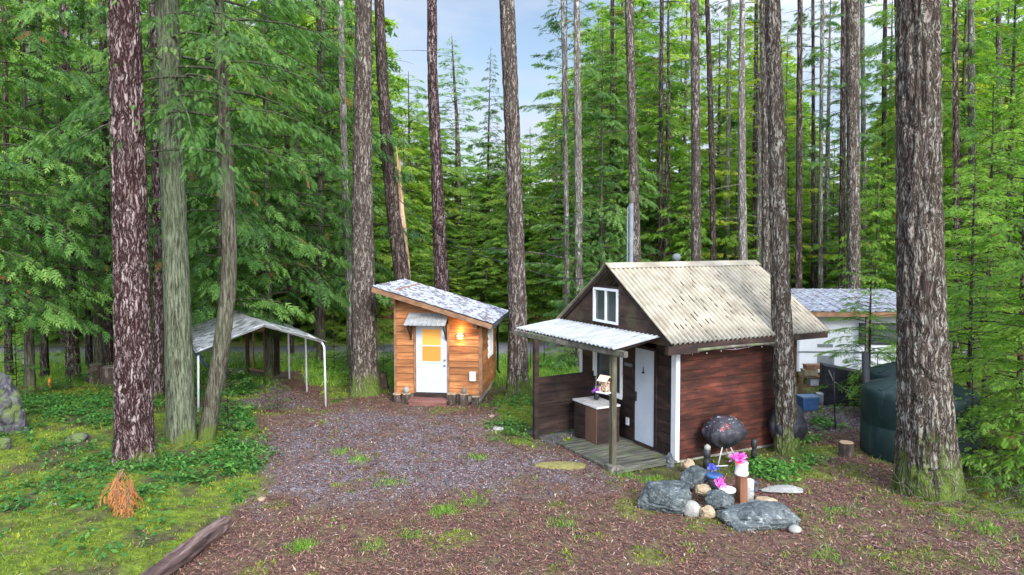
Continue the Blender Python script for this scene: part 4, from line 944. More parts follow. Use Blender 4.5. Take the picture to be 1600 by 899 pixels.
# weathered gutter pole under the near eave
mb = MB(); mb.tube([(x0 - .02, -0.44, ZE - .17), (1.0, -0.44, ZE - .15), (2.2, -.44, ZE - .16)], [0.035, .03, .025], 7); mb.build('eave_pole', M_GREYWOOD, cab)
mb = MB(); mb.box(x0 - .12, -.50, ZE - .20, x0 + .60, -.40, ZE - .05); mb.build('eave_beam', M_STAIN_DK, cab)
# string of small bulbs
mb = MB()
for k in range(9): 
    xx = -0.3 + k * 0.37; mb.lathe([(0.003, .014), (0.009, .006), (0.009, -.006), (0.002, -.014)], (xx, -0.38, ZE - .23 - .02 * math.sin(k)), 6)
mb.tube([(-.35 + k * .1, -.38, ZE - .205 - .02 * math.sin(k / 2)) for k in range(33)], 0.004, 4)
mb.build('light_string', M_WHITE, cab)
# gable window
def window(parent, axis_, off, a0, a1, z0, z1, fr, matf, mull, glassm, name='window', proud=0.02):
    def bx(m_, u0, u1, o0, o1, za, zb):
        if axis_ == 'y': m_.box(off - o1, u0, za, off - o0, u1, zb)
        elif axis_ == '+x': m_.box(off + o0, u0, za, off + o1, u1, zb)
        else: m_.box(u0, off - o1, za, u1, off - o0, zb)
    f = MB(); o1 = 0.03 + proud
    bx(f, a0, a1, -0.03, o1, z0, z0 + fr); bx(f, a0, a1, -0.03, o1, z1 - fr, z1); bx(f, a0, a0 + fr, -0.03, o1, z0 + fr, z1 - fr); bx(f, a1 - fr, a1, -0.03, o1, z0 + fr, z1 - fr)
    for mm in mull: bx(f, mm - fr * .45, mm + fr * .45, -0.02, o1 - .01, z0 + fr, z1 - fr)
    fo = f.build(name, matf, parent)
    g = MB(); bx(g, a0 + fr, a1 - fr, -0.012, 0.0, z0 + fr, z1 - fr); g.build('pane', glassm, fo); return fo
wi = window(cab, 'y', GO, GY0, GY1, GZ0, GZ1, 0.05, M_VINYL, [(GY0 + GY1) / 2], M_GLASS)
wi = window(cab, 'y', 0, WY0, WY1, WZ0, WZ1, 0.07, M_VINYL, [], M_GLASS)
mb = MB(); mb.box(-0.085, WY0 - .03, WZ0 - .03, -.052, WY1 + .03, WZ0 - .002); mb.build('sill', M_VINYL, wi)
# door
mb = MB(); mb.box(-0.042, DY0 + .03, DZ0, -0.004, DY1 - .03, DZ1 - .01); dr = mb.build('door', M_DOORW, cab, bevel=0.004)
mb = MB()
mb.box(-0.062, DY1 - .10, 1.02, -0.043, DY1 - .05, 1.22); mb.tube([(-.065, DY1 - .075, 1.15), (-.10, DY1 - .075, 1.15), (-.10, DY1 - .16, 1.15)], 0.011, 6)
mb.build('handle', M_BLACK, dr)
mb = MB(); mb.lathe([(0.03, 0), (0.05, .012), (0.015, .02), (.004, .14)], (-.055, 1.0, 1.66), 10); mb.build('door_hook', M_STAIN_DK, dr)
mb = MB(); mb.box(-0.05, DY0 - .05, DZ0 - .05, -.0235, DY0 + .028, DZ1 + .05); mb.box(-0.05, DY1 - .028, DZ0 - .05, -.0235, DY1 + .05, DZ1 + .05); mb.box(-0.05, DY0 + .028, DZ1 - .008, -.0235, DY1 - .028, DZ1 + .05); mb.box(-.06, DY0 + .028, DZ0 - .06, -.004, DY1 - .028, DZ0 - .004)
mb.build('door_frame', M_STAIN_DK, cab)
# porch: posts, beam, side panel, canopy, deck
def WLc(v): v = Vector(v) - CB; return Vector((v.x * math.cos(RZ) + v.y * math.sin(RZ), -v.x * math.sin(RZ) + v.y * math.cos(RZ), v.z))
FL, FR, BR, BL = [WLc(q) for q in ((0.075, 16.86, 2.40 + CB.z), (1.93, 13.4, 2.43 + CB.z), (2.90, 13.93, 2.60 + CB.z), (1.14, 17.35, 2.56 + CB.z))]
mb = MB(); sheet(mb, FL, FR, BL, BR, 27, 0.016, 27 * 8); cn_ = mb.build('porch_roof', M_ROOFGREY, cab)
PR = WLc((1.955, 13.75, 0)); PL = WLc((0.53, 15.85, 0))
M_POST = mat('mossy_dark_post', [(0.3, (0.035, 0.03, 0.02)), (0.5, (0.075, 0.068, 0.045)), (0.7, (0.14, 0.13, 0.09))], 8, (1, 1, .2), rough=.85, bmp=.4)
mb = MB(); mb.box(PR.x - .055, PR.y - .055, -.05, PR.x + .055, PR.y + .055, 2.27, .6); mb.build('porch_post', M_POST, cab, bevel=.008)
mb = MB(); mb.box(PL.x - .055, PL.y - .055, -.05, PL.x + .055, PL.y + .055, 2.25, .3); mb.build('porch_post', M_STAIN_DK, cab, bevel=.008)
mb = MB(); mb.bar((PR.x - .0, PR.y - .42, 2.33), (PL.x, PL.y + 1.0, 2.31), 0.10, 0.12, .5); mb.build('porch_beam', M_GREYWOOD, cab, bevel=.012)
mb = MB()
for k in range(5):
    f = k / 4; p_ = FL.lerp(FR, f * .9 + .06); q_ = BL.lerp(BR, f * .9 + .06); mb.bar(p_ + Vector((.15, 0, -.055)), q_ + Vector((-.02, 0, -.055)), .05, .06, .3)
mb.build('rafter', M_STAIN_DK, cab)
mb = MB(); pz = 0.12
for k in range(7):
    mb.bar((PL.x + .05, PL.y + .02, pz + .09 + k * .185), (-0.03, PL.y + .13, pz + .09 + k * .185), 0.028, 0.178, rr.random())
mb.box(PL.x + .02, PL.y - .035, 0.74, -0.03, PL.y - .0, 0.79, .8)
mb.build('porch_screen', M_STAIN_DK, cab)
mb = MB(); mb.box(-0.09, PL.y + .06, 1.3, -.03, PL.y + .16, 2.36); mb.build('screen_end_trim', M_WHITE, cab)
mb = MB()
for k in range(15):
    yy = -0.10 + k * 0.15; mb.box(-1.50, yy, 0.045, -0.03, yy + 0.135, 0.085, rr.random())
mb.box(-1.48, -.08, -.03, -1.38, 2.1, .043); mb.box(-.2, -.08, -.03, -.1, 2.1, .043)
mb.build('porch_deck', M_PLANK, cab)
mb = MB(); mb.box(PR.x - .16, PR.y - .20, -.05, PR.x - .062, PR.y + .05, .15); mb.box(PR.x - .062, PR.y - .24, -.05, PR.x + .10, PR.y - .062, .13); mb.build('post_footing', M_GREYWOOD, cab)
M_SLAB = mat('porch_slab', [(0.3, (0.06, 0.058, 0.06)), (0.7, (0.13, 0.125, 0.13))], 8, rough=0.9, bmp=0.3)
mb = MB(); mb.box(-1.60, 2.08, -.05, -.03, 3.45, .035); mb.build('porch_slab', M_SLAB, cab)

# things on and by the cabin
cb = empty('cabinet', LC(-0.32, 1.98, 0.09), RZ, 'low dark brown two-door cabinet with white top under the porch window', 'cabinet')
cb.location = LC(-0.55, 2.05, 0.04)
mb = MB(); mb.box(-.28, -.50, 0.0, .28, .42, .82); mb.build('body', M_STAIN_DK, cb)
for k in (0, 1):
    mb = MB(); mb.box(-.302, -.485 + k * .455, .06, -.283, -.045 + k * .455, .80); mb.build('door', M_STAIN_DK if k else mat('brown_cabinet_door', [(0.3, (0.08, 0.042, 0.028)), (0.7, (0.15, 0.085, 0.055))], 3, (1, 1, .3), bmp=.1), cb)
mb = MB(); mb.box(-.33, -.53, .823, .29, .45, .865); mb.build('top', mat('pale_laminate_top', [(0.3, (0.38, 0.37, 0.36)), (0.7, (0.62, 0.61, 0.60))], 6, rough=.5, bmp=.1), cb, bevel=.006)
def flowers(mb, c, r, n, seed, sz=.028):
    q = random.Random(seed)
    for _ in range(n):
        p_ = Vector((q.gauss(0, r), q.gauss(0, r), q.gauss(0, r * .7))) + Vector(c); a = Vector((q.uniform(-1, 1), q.uniform(-1, 1), q.uniform(.1, 1))).normalized(); b = a.orthogonal().normalized()
        for k in range(5):
            b1 = Matrix.Rotation(k * 1.2566, 3, a) @ b; b2 = Matrix.Rotation(k * 1.2566 + .9, 3, a) @ b
            mb.face([p_, p_ + b1 * sz + a * .006, p_ + (b1 + b2) * sz * .75 + a * .01, p_ + b2 * sz + a * .006])
vs = empty('vase', LC(-.48, 2.12, .912), 0, 'small dark vase of purple flowers on the white cabinet top', 'vase')
mb = MB(); mb.lathe([(.035, 0), (.06, .03), (.065, .09), (.035, .14), (.04, .16)], (0, 0, 0), 16); mb.build('vase_body', M_BLACK, vs)
mb = MB(); flowers(mb, (0, 0, .21), .035, 26, 4, .03); mb.build('flowers', M_PURPLE, vs)
# bird feeder hanging at the post
bf = empty('bird_feeder', LC(PR.x - .12, PR.y + .10, 1.55), RZ + .3, 'small wooden birdhouse style feeder with white tray fixed to the porch post', 'bird feeder')
M_PIC = mat('mottled_feeder_wood', [(0.40, (0.03, 0.02, 0.015)), (0.48, (0.35, 0.18, 0.10)), (0.55, (0.60, 0.52, 0.42)), (0.62, (0.08, 0.05, 0.04))], 14, rough=.6, bmp=.1)
bf.scale = (.85, .85, .85); mb = MB(); mb.box(-.10, -.10, 0, .10, .10, .24); mb.build('house', M_PIC, bf)
mb = MB(); mb.bar((-.13, 0, .24), (.0, 0, .36), .27, .018, up=(0, 0, 1)); mb.bar((.0, 0, .36), (.13, 0, .24), .27, .018); mb.build('roof', mat('pale_feeder_roof', [(0.3, (.45, .32, .2)), (.7, (.7, .58, .42))], 6), bf)
mb = MB(); mb.box(-.15, -.15, -.025, .15, .15, 0); mb.build('tray', M_WHITE, bf)
# small notice bracket between window and door
mb = MB(); mb.box(-.055, 1.42, 1.72, -.025, 1.68, 1.79); mb.box(-.09, 1.50, 1.79, -.05, 1.60, 1.80); mb.build('wall_bracket', M_METAL, cab)
mb = MB(); mb.box(-.05, 1.52, .42, -.025, 1.62, .58); mb.build('outlet_box', M_WHITE, cab)
# metal flue pole and vent above the roof
fl = empty('flue_pipe', (px2x(986, 17.6), 17.6, 0), 0, 'slender galvanised pipe mast standing just behind the cabin ridge', 'pipe')
zt = at(984, 302, 17.6).z
mb = MB(); mb.tube([(0, 0, 0), (0, 0, zt)], 0.055, 12); mb.build('pipe', M_METAL, fl)
mb = MB(); mb.lathe([(.05, zt - .25), (.085, zt - .22), (.085, zt - .02), (.04, zt + .05)], (0, 0, 0), 14); mb.build('cap', M_GREYWOOD, fl)
mb = MB(); mb.tube([(-.09, 0, 1), (-.09, 0, zt - .35)], .018, 6); mb.tube([(-.09, 0, zt - .35), (-.02, 0, zt - .28)], .018, 6); mb.build('conduit', M_METAL, fl)
vq = MB(); vq.lathe([(.05, -.10), (.05, .02), (.085, .04), (.10, .10), (.085, .16), (.03, .19)], (1.62, ym + .22, ZR + .02), 14); vq.build('roof_vent', M_METAL, cab)

# BBQ with cover against the red wall
def skinned(name, mb_fn, mat_, parent): mb = MB(); mb_fn(mb); return mb.build(name, mat_, parent)
def kettle(loc, label, r, colour, legs=True, badge=False, seed=0, hgt=.5, z0=.55):
    root = empty('covered_barbecue', loc, seed, label, 'barbecue')
    bm = bmesh.new(); bmesh.ops.create_icosphere(bm, subdivisions=5, radius=1)
    co = np.array([v.co[:] for v in bm.verts]); th = np.arctan2(co[:, 1], co[:, 0])
    fold = 0.055 * np.sin(th * 9 + seed + 3 * co[:, 2]) * sstep(.5, -.9, co[:, 2]) + .12 * (vnoise(co, 2.2, 5 + seed) - .5) + .05 * (vnoise(co, 6, seed) - .5)
    co = co / ((np.abs(co) ** 2.8).sum(1) ** (1 / 2.8))[:, None]; R_ = (1 + fold); taper = np.where(co[:, 2] < 0, 1 - .50 * co[:, 2] ** 2, 1 - .12 * co[:, 2])
    R_ = R_ * np.where(co[:, 2] < .2, 1 + .07 * np.abs(np.sin(th * 7 + seed)), 1); co2 = co * R_[:, None]; co2[:, 0] *= r * 1.12 * taper; co2[:, 1] *= r * .85 * taper; co2[:, 2] *= hgt * .5
    for v, q in zip(bm.verts, co2): v.co = (q[0], q[1], q[2] + z0 + hgt * .5)
    me = bpy.data.meshes.new('cover'); bm.to_mesh(me); bm.free(); me.materials.append(colour)
    for pl_ in me.polygons: pl_.use_smooth = True
    mk('cover', me, root)
    return root
def covermat():
    m, t, p, o = newmat('black_cover_with_red_white_print')
    n = noise(t, 6, (1, 1, 1), 5, .6); base = ramp(t, [(.3, (.014, .014, .018)), (.7, (.045, .045, .055))], n)
    co = t.nodes.new('ShaderNodeTexCoord'); sep = t.nodes.new('ShaderNodeSeparateXYZ'); t.links.new(co.outputs['Object'], sep.inputs[0])
    hi = ramp(t, [(.66, (0, 0, 0)), (.76, (1, 1, 1))], sep.outputs['Z'])
    red = ramp(t, [(.60, (0, 0, 0)), (.64, (1, 1, 1))], noise(t, 7, (1, 1, 1), 3, .6, .5)); wh = ramp(t, [(.64, (0, 0, 0)), (.68, (1, 1, 1))], noise(t, 16, (1, .6, 2), 3, .6, .8, off=(2, 5, 1)))
    xl = ramp(t, [(.42, (1, 1, 1)), (.55, (0, 0, 0))], math_(t, 'MULTIPLY_ADD', sep.outputs['X'], 1.2, .5))
    c = mix(t, math_(t, 'MULTIPLY', math_(t, 'MULTIPLY', red, hi), xl), base, (.45, .02, .03)); c = mix(t, math_(t, 'MULTIPLY', wh, hi), c, (.45, .42, .46)); p.inputs['Specular IOR Level'].default_value = .25
    t.links.new(c, p.inputs['Base Color']); p.inputs['Roughness'].default_value = .5; bump(t, p, n, .4, .02); return m
bq = kettle(LC(.86, -.42, 0), 'round barbecue under a black cover with red and white print against the red wall', .37, covermat(), badge=True, seed=0.3, hgt=.62, z0=.34)
mb = MB(); mb.tube([(.28, -.12, .02), (.02, -.06, .52), (-.02, -.06, .52), (-.22, -.16, .02)], .014, 6); mb.tube([(.25, .18, .02), (.03, .05, .52)], .014, 6); mb.tube([(-.30, -.20, .03), (-.05, -.24, .03)], .014, 6); mb.tube([(.2, -.12, .02), (.40, -.22, .16)], .012, 6); mb.build('leg', mat('aluminium_legs', [(.3, (.45, .46, .47)), (.7, (.62, .63, .64))], 5, metal=.3, bmp=0), bq)
b2 = kettle(LC(2.78, -.30, 0), 'second barbecue under a plain black cover half hidden behind the corner fir', .44, M_COVER, seed=1.2, hgt=.85, z0=.12)
mb = MB(); 
for sx in (-.25, .3): mb.tube([(sx, -.15, 0), (sx * .8, -.1, .6)], .014, 6)
mb.tube([(.25, .1, 0), (.2, .1, .6)], .014, 6); mb.build('leg', M_BLACK, b2)
for nm, lc, h_, r_, lab in (('garden_spike_light', (.36, -.50, 0), .38, .075, 'black lantern with a pale top beside the white corner board'), ('vent_pipe', (1.62, -.50, 0), .42, .065, 'short dark stub pipe by the red wall right of the covered barbecue')):
    o_ = empty(nm, LC(*lc), 0, lab, 'pipe' if 'pipe' in nm else 'lantern'); mb = MB()
    mb.lathe([(r_, 0), (r_ * .9, h_ * .4), (r_ * .6, h_ * .5), (r_ * .95, h_ * .62), (r_ * .95, h_ * .95), (r_ * .5, h_)], (0, 0, 0), 14); mb.build('body', M_BLACK, o_)
    if 'light' in nm: mb = MB(); mb.lathe([(r_ * .8, h_ * .96), (r_ * .85, h_ + .05), (r_ * .3, h_ + .09)], (.01, 0, 0), 12); mb.build('top', M_ROCKLT, o_)

# ------------------------------------------------------------------ small cedar cabin
RT = math.radians(-7); p_ = at(751, 617, 19.4); TB = Vector((px2x(751, 19.4), 19.4, 0)); TB.z = gz(TB.x, TB.y) - .0
tin = empty('small_cabin', TB, RT, 'small cedar sided cabin with a sloping pale metal roof and white door', 'cabin')
TW, TLn = 2.38, 2.65
def zr(x): return 2.28 + (-x) * 0.297           # roof underside at local x (x from -TW to 0)
roofT = [(0.297, 1, 2.28)]
tdx0, tdx1, tdz0, tdz1 = -1.80, -0.93, 0.27, 2.12
mb = MB(); rr = random.Random(21)
wall_boards(mb, 'x', 0, -TW, 0, 0.24, 3.2, 0.19, 0.010, [(tdx0 - .03, tdx1 + .03, .1, 2.16)], roofT, rr, lap=0.030, wane=0.012)
mb.build('front_wall', M_CEDARW, tin)
mb = MB(); wall_boards(mb, '+x', 0, 0.0, TLn, 0.24, 2.28, 0.19, 0.010, [(1.10, 1.95, 1.05, 1.98)], None, rr, lap=0.030); mb.build('side_wall', M_CEDARW, tin)
mb = MB(); mb.box(-TW - .03, .02, .22, -TW - .002, TLn, 3.1); mb.box(-TW, TLn - .02, .22, 0, TLn, 2.28); mb.build('rear_wall', M_CEDARW, tin)
mb = MB(); mb.box(-TW + .03, .05, 0.0, -.04, TLn - .05, .235); mb.build('foundation', mat('pale_foundation_board', [(.3, (.30, .28, .25)), (.7, (.48, .46, .42))], 5, stains=[((.12, .10, .08), 4, (1, 1, 1), .5, .6, .6)]), tin)
mb = MB(); mb.box(-TW - .035, -.05, .2, -TW + .03, -.0, zr(-TW) - .02); mb.build('corner_board', M_CEDART, tin)
mb = MB(); mb.box(-.045, -.052, .2, .012, -.0, 2.27); mb.box(.0125, -.052, .2, .05, .04, 2.27); mb.build('corner_board', M_CEDART, tin)
window(tin, '+x', 0.0, 1.10, 1.95, 1.05, 1.98, .06, M_VINYL, [1.52], M_GLASS)
# roof slab
xa, xb, ya, yb = -TW - .50, .38, -.48, TLn + .12
mb = MB()
mb.hexa([(xa, ya + .03, zr(xa) + .0), (xb - .02, ya + .03, zr(xb) + .0), (xb - .02, yb, zr(xb)), (xa, yb, zr(xa)), (xa, ya + .03, zr(xa) + .06), (xb - .02, ya + .03, zr(xb) + .06), (xb - .02, yb, zr(xb) + .06), (xa, yb, zr(xa) + .06)])
mb.build('roof_deck', M_CEDART, tin)
mb = MB(); mb.bar((xa - .01, ya, zr(xa) - .005), (xb, ya, zr(xb) - .005), .04, .125, .25); mb.build('fascia', M_CEDART, tin)
mb = MB(); sheet(mb, (xa - .03, ya - .04, zr(xa) + .085), (xa - .03, yb + .02, zr(xa) + .085), (xb + .03, ya - .04, zr(xb) + .085), (xb + .03, yb + .02, zr(xb) + .085), 13, .018, 13 * 10, .012, ribs=True)
tr_ = mb.build('roof', M_ROOFBLUE, tin)
mb = MB(); mb.tube([(xb + .06, ya, zr(xb) + .02), (xb + .06, yb, zr(xb) + .02)], .055, 8); mb.build('gutter', M_BLACK, tin)
mb = MB(); mb.tube([(xb + .05, yb - .25, zr(xb)), (.10, TLn - .1, 1.85), (.09, TLn - .05, .45), (.16, TLn - .05, .35)], .035, 8); mb.build('downpipe', M_BLACK, tin)
for xx in (-TW + .03, -.10):
    mb = MB(); mb.box(xx - .06, -.30, zr(xx) - .24, xx + .05, -.045, zr(xx) - .09); mb.build('beam_end', M_CEDART, tin)
# door
mb = MB(); mb.box(tdx0, -.02, tdz0, tdx1, .03, tdz1); td = mb.build('door', M_DOORW, tin)
mb = MB(); cx = (tdx0 + tdx1) / 2
for z0_, z1_ in ((tdz0 + .08, tdz0 + .30), (tdz0 + .38, tdz0 + .85)):
    for (a, b, c, d) in ((cx - .28, cx + .28, z0_, z0_ + .02), (cx - .28, cx + .28, z1_ - .02, z1_), (cx - .28, cx - .26, z0_ + .02, z1_ - .02), (cx + .26, cx + .28, z0_ + .02, z1_ - .02)): mb.box(a, -.030, c, b, -.0205, d)
mb.box(cx - .30, -.036, 1.09, cx + .30, -.0205, 1.13); mb.box(cx - .30, -.036, 2.02, cx + .30, -.0205, 2.06); mb.box(cx - .30, -.036, 1.13, cx - .26, -.0205, 2.02); mb.box(cx + .26, -.036, 1.13, cx + .30, -.0205, 2.02); mb.box(cx - .26, -.036, 1.545, cx + .26, -.0205, 1.575)
mb.build('moulding', M_DOORW, td)
mb = MB(); mb.box(cx - .26, -.027, 1.575, cx + .26, -.0205, 2.02); mb.build('pane', M_GLOWWIN, td)
mb = MB(); mb.box(cx - .26, -.027, 1.13, cx + .26, -.0205, 1.545); mb.build('pane', M_GLOWWIN2, td)
mb = MB()
for zz in (1.02, 1.17): mb.lathe([(.028, 0), (.032, .02), (.02, .05)], (0, 0, 0), 10)
mb.v = [(tdx1 - .07 + x, -.02 - z, (1.02 if k < 30 else 1.17) + y) for k, (x, y, z) in enumerate(mb.v)]
mb.build('knob', M_METAL, td)
mb = MB(); mb.box(tdx0 - .06, -.055, tdz0 - .05, tdx0 - .006, -.0, tdz1 + .05); mb.box(tdx1 + .006, -.055, tdz0 - .05, tdx1 + .06, -.0, tdz1 + .05); mb.box(tdx0 - .006, -.055, tdz1 + .006, tdx1 + .006, 0, tdz1 + .05); mb.build('door_frame', M_CEDART, tin)
mb = MB(); mb.box(tdx0 - .04, -.09, .10, tdx1 + .04, -.0, .255); mb.build('threshold', M_STAIN_DK, tin)
# little awning
mb = MB(); sheet(mb, (-2.02, -.50, 2.17), (-.88, -.50, 2.17), (-1.98, -.02, 2.46), (-.86, -.02, 2.46), 9, .014, 72, .006, ribs=True); aw = mb.build('awning', M_ROOFGREY, tin)
for xx in (-1.93, -.95):
    mb = MB(); mb.bar((xx, -.46, 2.13), (xx, -.05, 2.16), .04, .05, .2); mb.bar((xx, -.40, 2.11), (xx, -.06, 1.78), .035, .04, .2); mb.bar((xx, -.055, 1.72), (xx, -.055, 2.38), .04, .03, .2); mb.build('bracket', M_STAIN_DK, aw)
# wall lamp, meter box
lp = MB(); lp.lathe([(.075, 0), (.09, .03), (.09, .10), (.07, .13)], (-.55, -.13, 1.78), 14); ob = lp.build('wall_lamp', M_LAMPLIT, tin)
lp = MB(); lp.lathe([(.10, 0), (.105, .015), (.10, .03)], (-.55, -.13, 1.905), 14); lp.lathe([(.10, 0), (.105, .012), (.10, .024)], (-.55, -.13, 1.82), 14); lp.box(-.60, -.10, 1.80, -.50, -.035, 1.90); lp.build('lamp_cage', M_METAL, ob)
for zz, en in ((2.03, 5.5), (1.71, 1.8)):
    ld = bpy.data.lights.new('lamp_light', 'POINT'); ld.energy = en; ld.color = (1, .55, .18); ld.shadow_soft_size = .05
    lo = bpy.data.objects.new('lamp_light', ld); COL.objects.link(lo); lo.parent = tin; lo.location = (-.55, -.17, zz)
mb = MB(); mb.box(-.30, -.12, .62, -.12, -.045, .88); mb.build('meter_box', mat('pale_green_box', [(.3, (.42, .48, .42)), (.7, (.52, .58, .52))], 4, bmp=0), tin, bevel=.01)
def TL_(x, y, z=0): return TB + Vector((x * math.cos(RT) - y * math.sin(RT), x * math.sin(RT) + y * math.cos(RT), z))
def ground_at(v): v = Vector(v); v.z = gz(v.x, v.y); return v
st = empty('doorstep', ground_at(TL_(cx, -.36)), RT, 'low reddish brown wooden step below the white door', 'step')
mb = MB(); mb.box(-.52, -.24, .10, .52, -.003, .14, .6); mb.box(-.52, .003, .10, .52, .24, .14, .4); mb.box(-.50, -.22, 0, .50, .22, .097, .2); mb.build('tread', M_STEPR, st)
GST = 'short log rounds along the small cabin front'
for k, (lx, r_, h_, lab) in enumerate([(-2.28, .13, .24, 'log round at the left corner of the small cabin'), (-2.02, .14, .26, 'log round with a pale ball on it left of the doorstep'), (-.76, .15, .30, 'log round just right of the doorstep'), (-.42, .14, .30, 'middle log round right of the doorstep with a tap above'), (-.10, .12, .24, 'log round at the right front corner of the small cabin')]):
    s_ = empty('log_round', ground_at(TL_(lx, -.24)), k, lab, 'log', GST)
    V, F = trunk_arrays([(0, 0, -.03, r_), (0, 0, h_ / 2, r_ * .96), (0, 0, h_, r_)], 20, 10, .02, .05, .1, k)
    mk('bark', np_mesh('bark', V, F, M_STUMP, None, True), s_)
    mb = MB(); mb.lathe([(r_ * .97, h_ - .02), (r_ * .93, h_ + .004)], (0, 0, 0), 20); mb.build('cut_face', M_CUT, s_)
mb = MB(); mb.lathe([(.02, 0), (.075, .03), (.09, .09), (.07, .15), (.02, .18)], (0, 0, 0), 16); o_ = mb.build('ornament_ball', M_ROCKLT, None, loc=ground_at(TL_(-2.02, -.24)) + Vector((0, 0, .262))); tag(o_, 'pale round ornament on a log round left of the doorstep', 'ornament')
mb = MB(); mb.lathe([(.05, 0), (.05, .10), (.025, .12), (.02, .20)], (0, 0, 0), 10); o_ = mb.build('garden_tap', M_METAL, None, loc=ground_at(TL_(-.42, -.24)) + Vector((0, 0, .303))); tag(o_, 'small metal tap standing on a log round below the meter box', 'tap')

# ------------------------------------------------------------------ carport tent
N0 = Vector((px2x(505, 19.0), 19.0, 0)); bdir = Vector((-.5, .866, 0)); ldir = Vector((-.866, -.5, 0))
cpt = empty('carport_tent', N0, 0, 'open carport tent with white steel legs and dirty white tarp roof', 'carport')
Wd, Ln_ = 3.1, 4.4; EH, RH = 1.72, 2.26
def CPp(l, b, z): return ldir * l + bdir * b + Vector((0, 0, z))
for b in (0, 2.0, 4.2):
    for l in (0, Wd):
        mb = MB(); e = .22 if l == 0 else -.22
        mb.tube([CPp(l - e * .1, b, -.03), CPp(l, b, EH - .12), CPp(l + e * .35, b, EH + .03)], .028, 8); mb.build('leg', M_WHITE, cpt)
    mb = MB(); mb.tube([CPp(.08, b, EH + .03), CPp(Wd / 2, b, RH), CPp(Wd - .08, b, EH + .03)], .026, 8); mb.build('rafter', M_WHITE, cpt)
for l, z in ((.08, EH + .03), (Wd / 2, RH), (Wd - .08, EH + .03)):
    mb = MB(); mb.tube([CPp(l, 0, z), CPp(l, 4.2, z)], .022, 6); mb.build('purlin', M_WHITE, cpt)
def tarp(u0, u1, mat_, nm, sagk, zoff=0.03):
    nu, nv = 16, 26; VV = []
    for j in range(nv + 1):
        for i in range(nu + 1):
            u = u0 + (u1 - u0) * i / nu; v = -.12 + 4.5 * j / nv; l = u * Wd
            z = RH - (RH - EH) * abs(u - .5) * 2 + zoff
            z -= sagk * math.sin(math.pi * ((v / 2.1) % 1)) ** 2 * math.sin(math.pi * min(1, abs(u - .5) * 2 * .999)) + .05 * (float(vnoise(np.array([u * 5, v * 2, 3.]))) - .5)
            VV.append(CPp(l, v, z))
    i = np.arange(nv)[:, None] * (nu + 1) + np.arange(nu)[None]; F = np.stack([i, i + 1, i + nu + 2, i + nu + 1], -1).reshape(-1, 4)
    o_ = mk(nm, np_mesh(nm, [tuple(q) for q in VV], F, mat_, None, True), cpt); md = o_.modifiers.new('s', 'SOLIDIFY'); md.thickness = .006; return o_
tarp(-.02, .5, M_TARP, 'tarp_roof', .10); tarp(.5, 1.02, M_TARP, 'tarp_roof', .10)
# blue tarp bundled beneath the left roof edge
V_ = []; nu, nv = 18, 10
for j in range(nv + 1):
    for i in range(nu + 1):
        u = i / nu; v = j / nv; V_.append(CPp(Wd + .05 - .25 * v, -.1 + 4.3 * u, EH + .05 - .42 * v - .10 * math.sin(u * 19) * v))
i = np.arange(nv)[:, None] * (nu + 1) + np.arange(nu)[None]; F = np.stack([i, i + 1, i + nu + 2, i + nu + 1], -1).reshape(-1, 4)
o_ = mk('blue_valance', np_mesh('blue_valance', [tuple(q) for q in V_], F, M_BLUETARP, None, True), cpt); md = o_.modifiers.new('s', 'SOLIDIFY'); md.thickness = .006
V_ = []
for j in range(5):
    for i in range(nu + 1):
        u = i / nu; zz = RH - (RH - EH) * abs(u - .5) * 2 - .03 - .36 * (j / 4) * (1 - abs(u - .5) * 1.6); V_.append(CPp(.1 + (Wd - .2) * u, 4.25, zz))
i = np.arange(4)[:, None] * (nu + 1) + np.arange(nu)[None]; F = np.stack([i, i + 1, i + nu + 2, i + nu + 1], -1).reshape(-1, 4)
o_ = mk('blue_valance', np_mesh('blue_valance', [tuple(q) for q in V_], F, M_BLUETARP, None, True), cpt); md = o_.modifiers.new('s', 'SOLIDIFY'); md.thickness = .006

# gate and wire fence behind the carport
gt = empty('driveway_gate', (px2x(384, 23.6), 23.6, 0), 0, 'rusty open gate frame between brown posts under the carport roof', 'gate')
gr_ = px2x(430, 23.2) - px2x(384, 23.6)
for lx, ly, w_, h_ in ((0, 0, .10, 1.55), (gr_, -.4, .15, 1.75)):
    mb = MB(); mb.box(lx - w_ / 2, ly - w_ / 2, -.05, lx + w_ / 2, ly + w_ / 2, h_, .4); mb.build('post', M_STAIN_DK if lx else M_STAIN, gt)
mb = MB(); mb.bar((0.05, -.02, 1.5), (gr_ - .05, -.4, 1.5), .03, .16, .6); mb.bar((0.05, -.02, .16), (gr_ - .05, -.4, .12), .03, .06, .6); mb.bar((.25, -.12, .16), (.25, -.12, 1.5), .03, .05, .3); mb.bar((.65, -.27, .14), (.65, -.27, 1.5), .03, .05, .3); mb.build('frame', M_CEDART, gt)
# board fence beyond the road
def bfence(pa, pb, d0, d1, h_, label):
    a = Vector((px2x(pa, d0), d0, 0)); b = Vector((px2x(pb, d1), d1, 0)); L_ = (b - a).length; dr_ = (b - a).normalized()
    rt_ = empty('board_fence', a, math.atan2(dr_.y, dr_.x), label, 'fence'); mb = MB(); x = 0; q = random.Random(int(pa))
    while x < L_: mb.box(x, 0, .02, x + .135, .02, h_ + q.uniform(-.02, .02), q.random()); x += .142
    mb.build('boards', M_FENCEW, rt_); mb = MB(); mb.box(0, .021, .3, L_, .06, .4); mb.box(0, .021, h_ - .4, L_, .06, h_ - .3); mb.build('rail', M_FENCEW, rt_)
    return rt_
bfence(578, 650, 32.6, 32.4, 1.45, 'brown board fence beyond the road left of the small cabin')
bfence(770, 862, 32.0, 31.8, 1.15, 'brown board fence beyond the road right of the small cabin')
GFP = 'thin stakes along the wire fence'
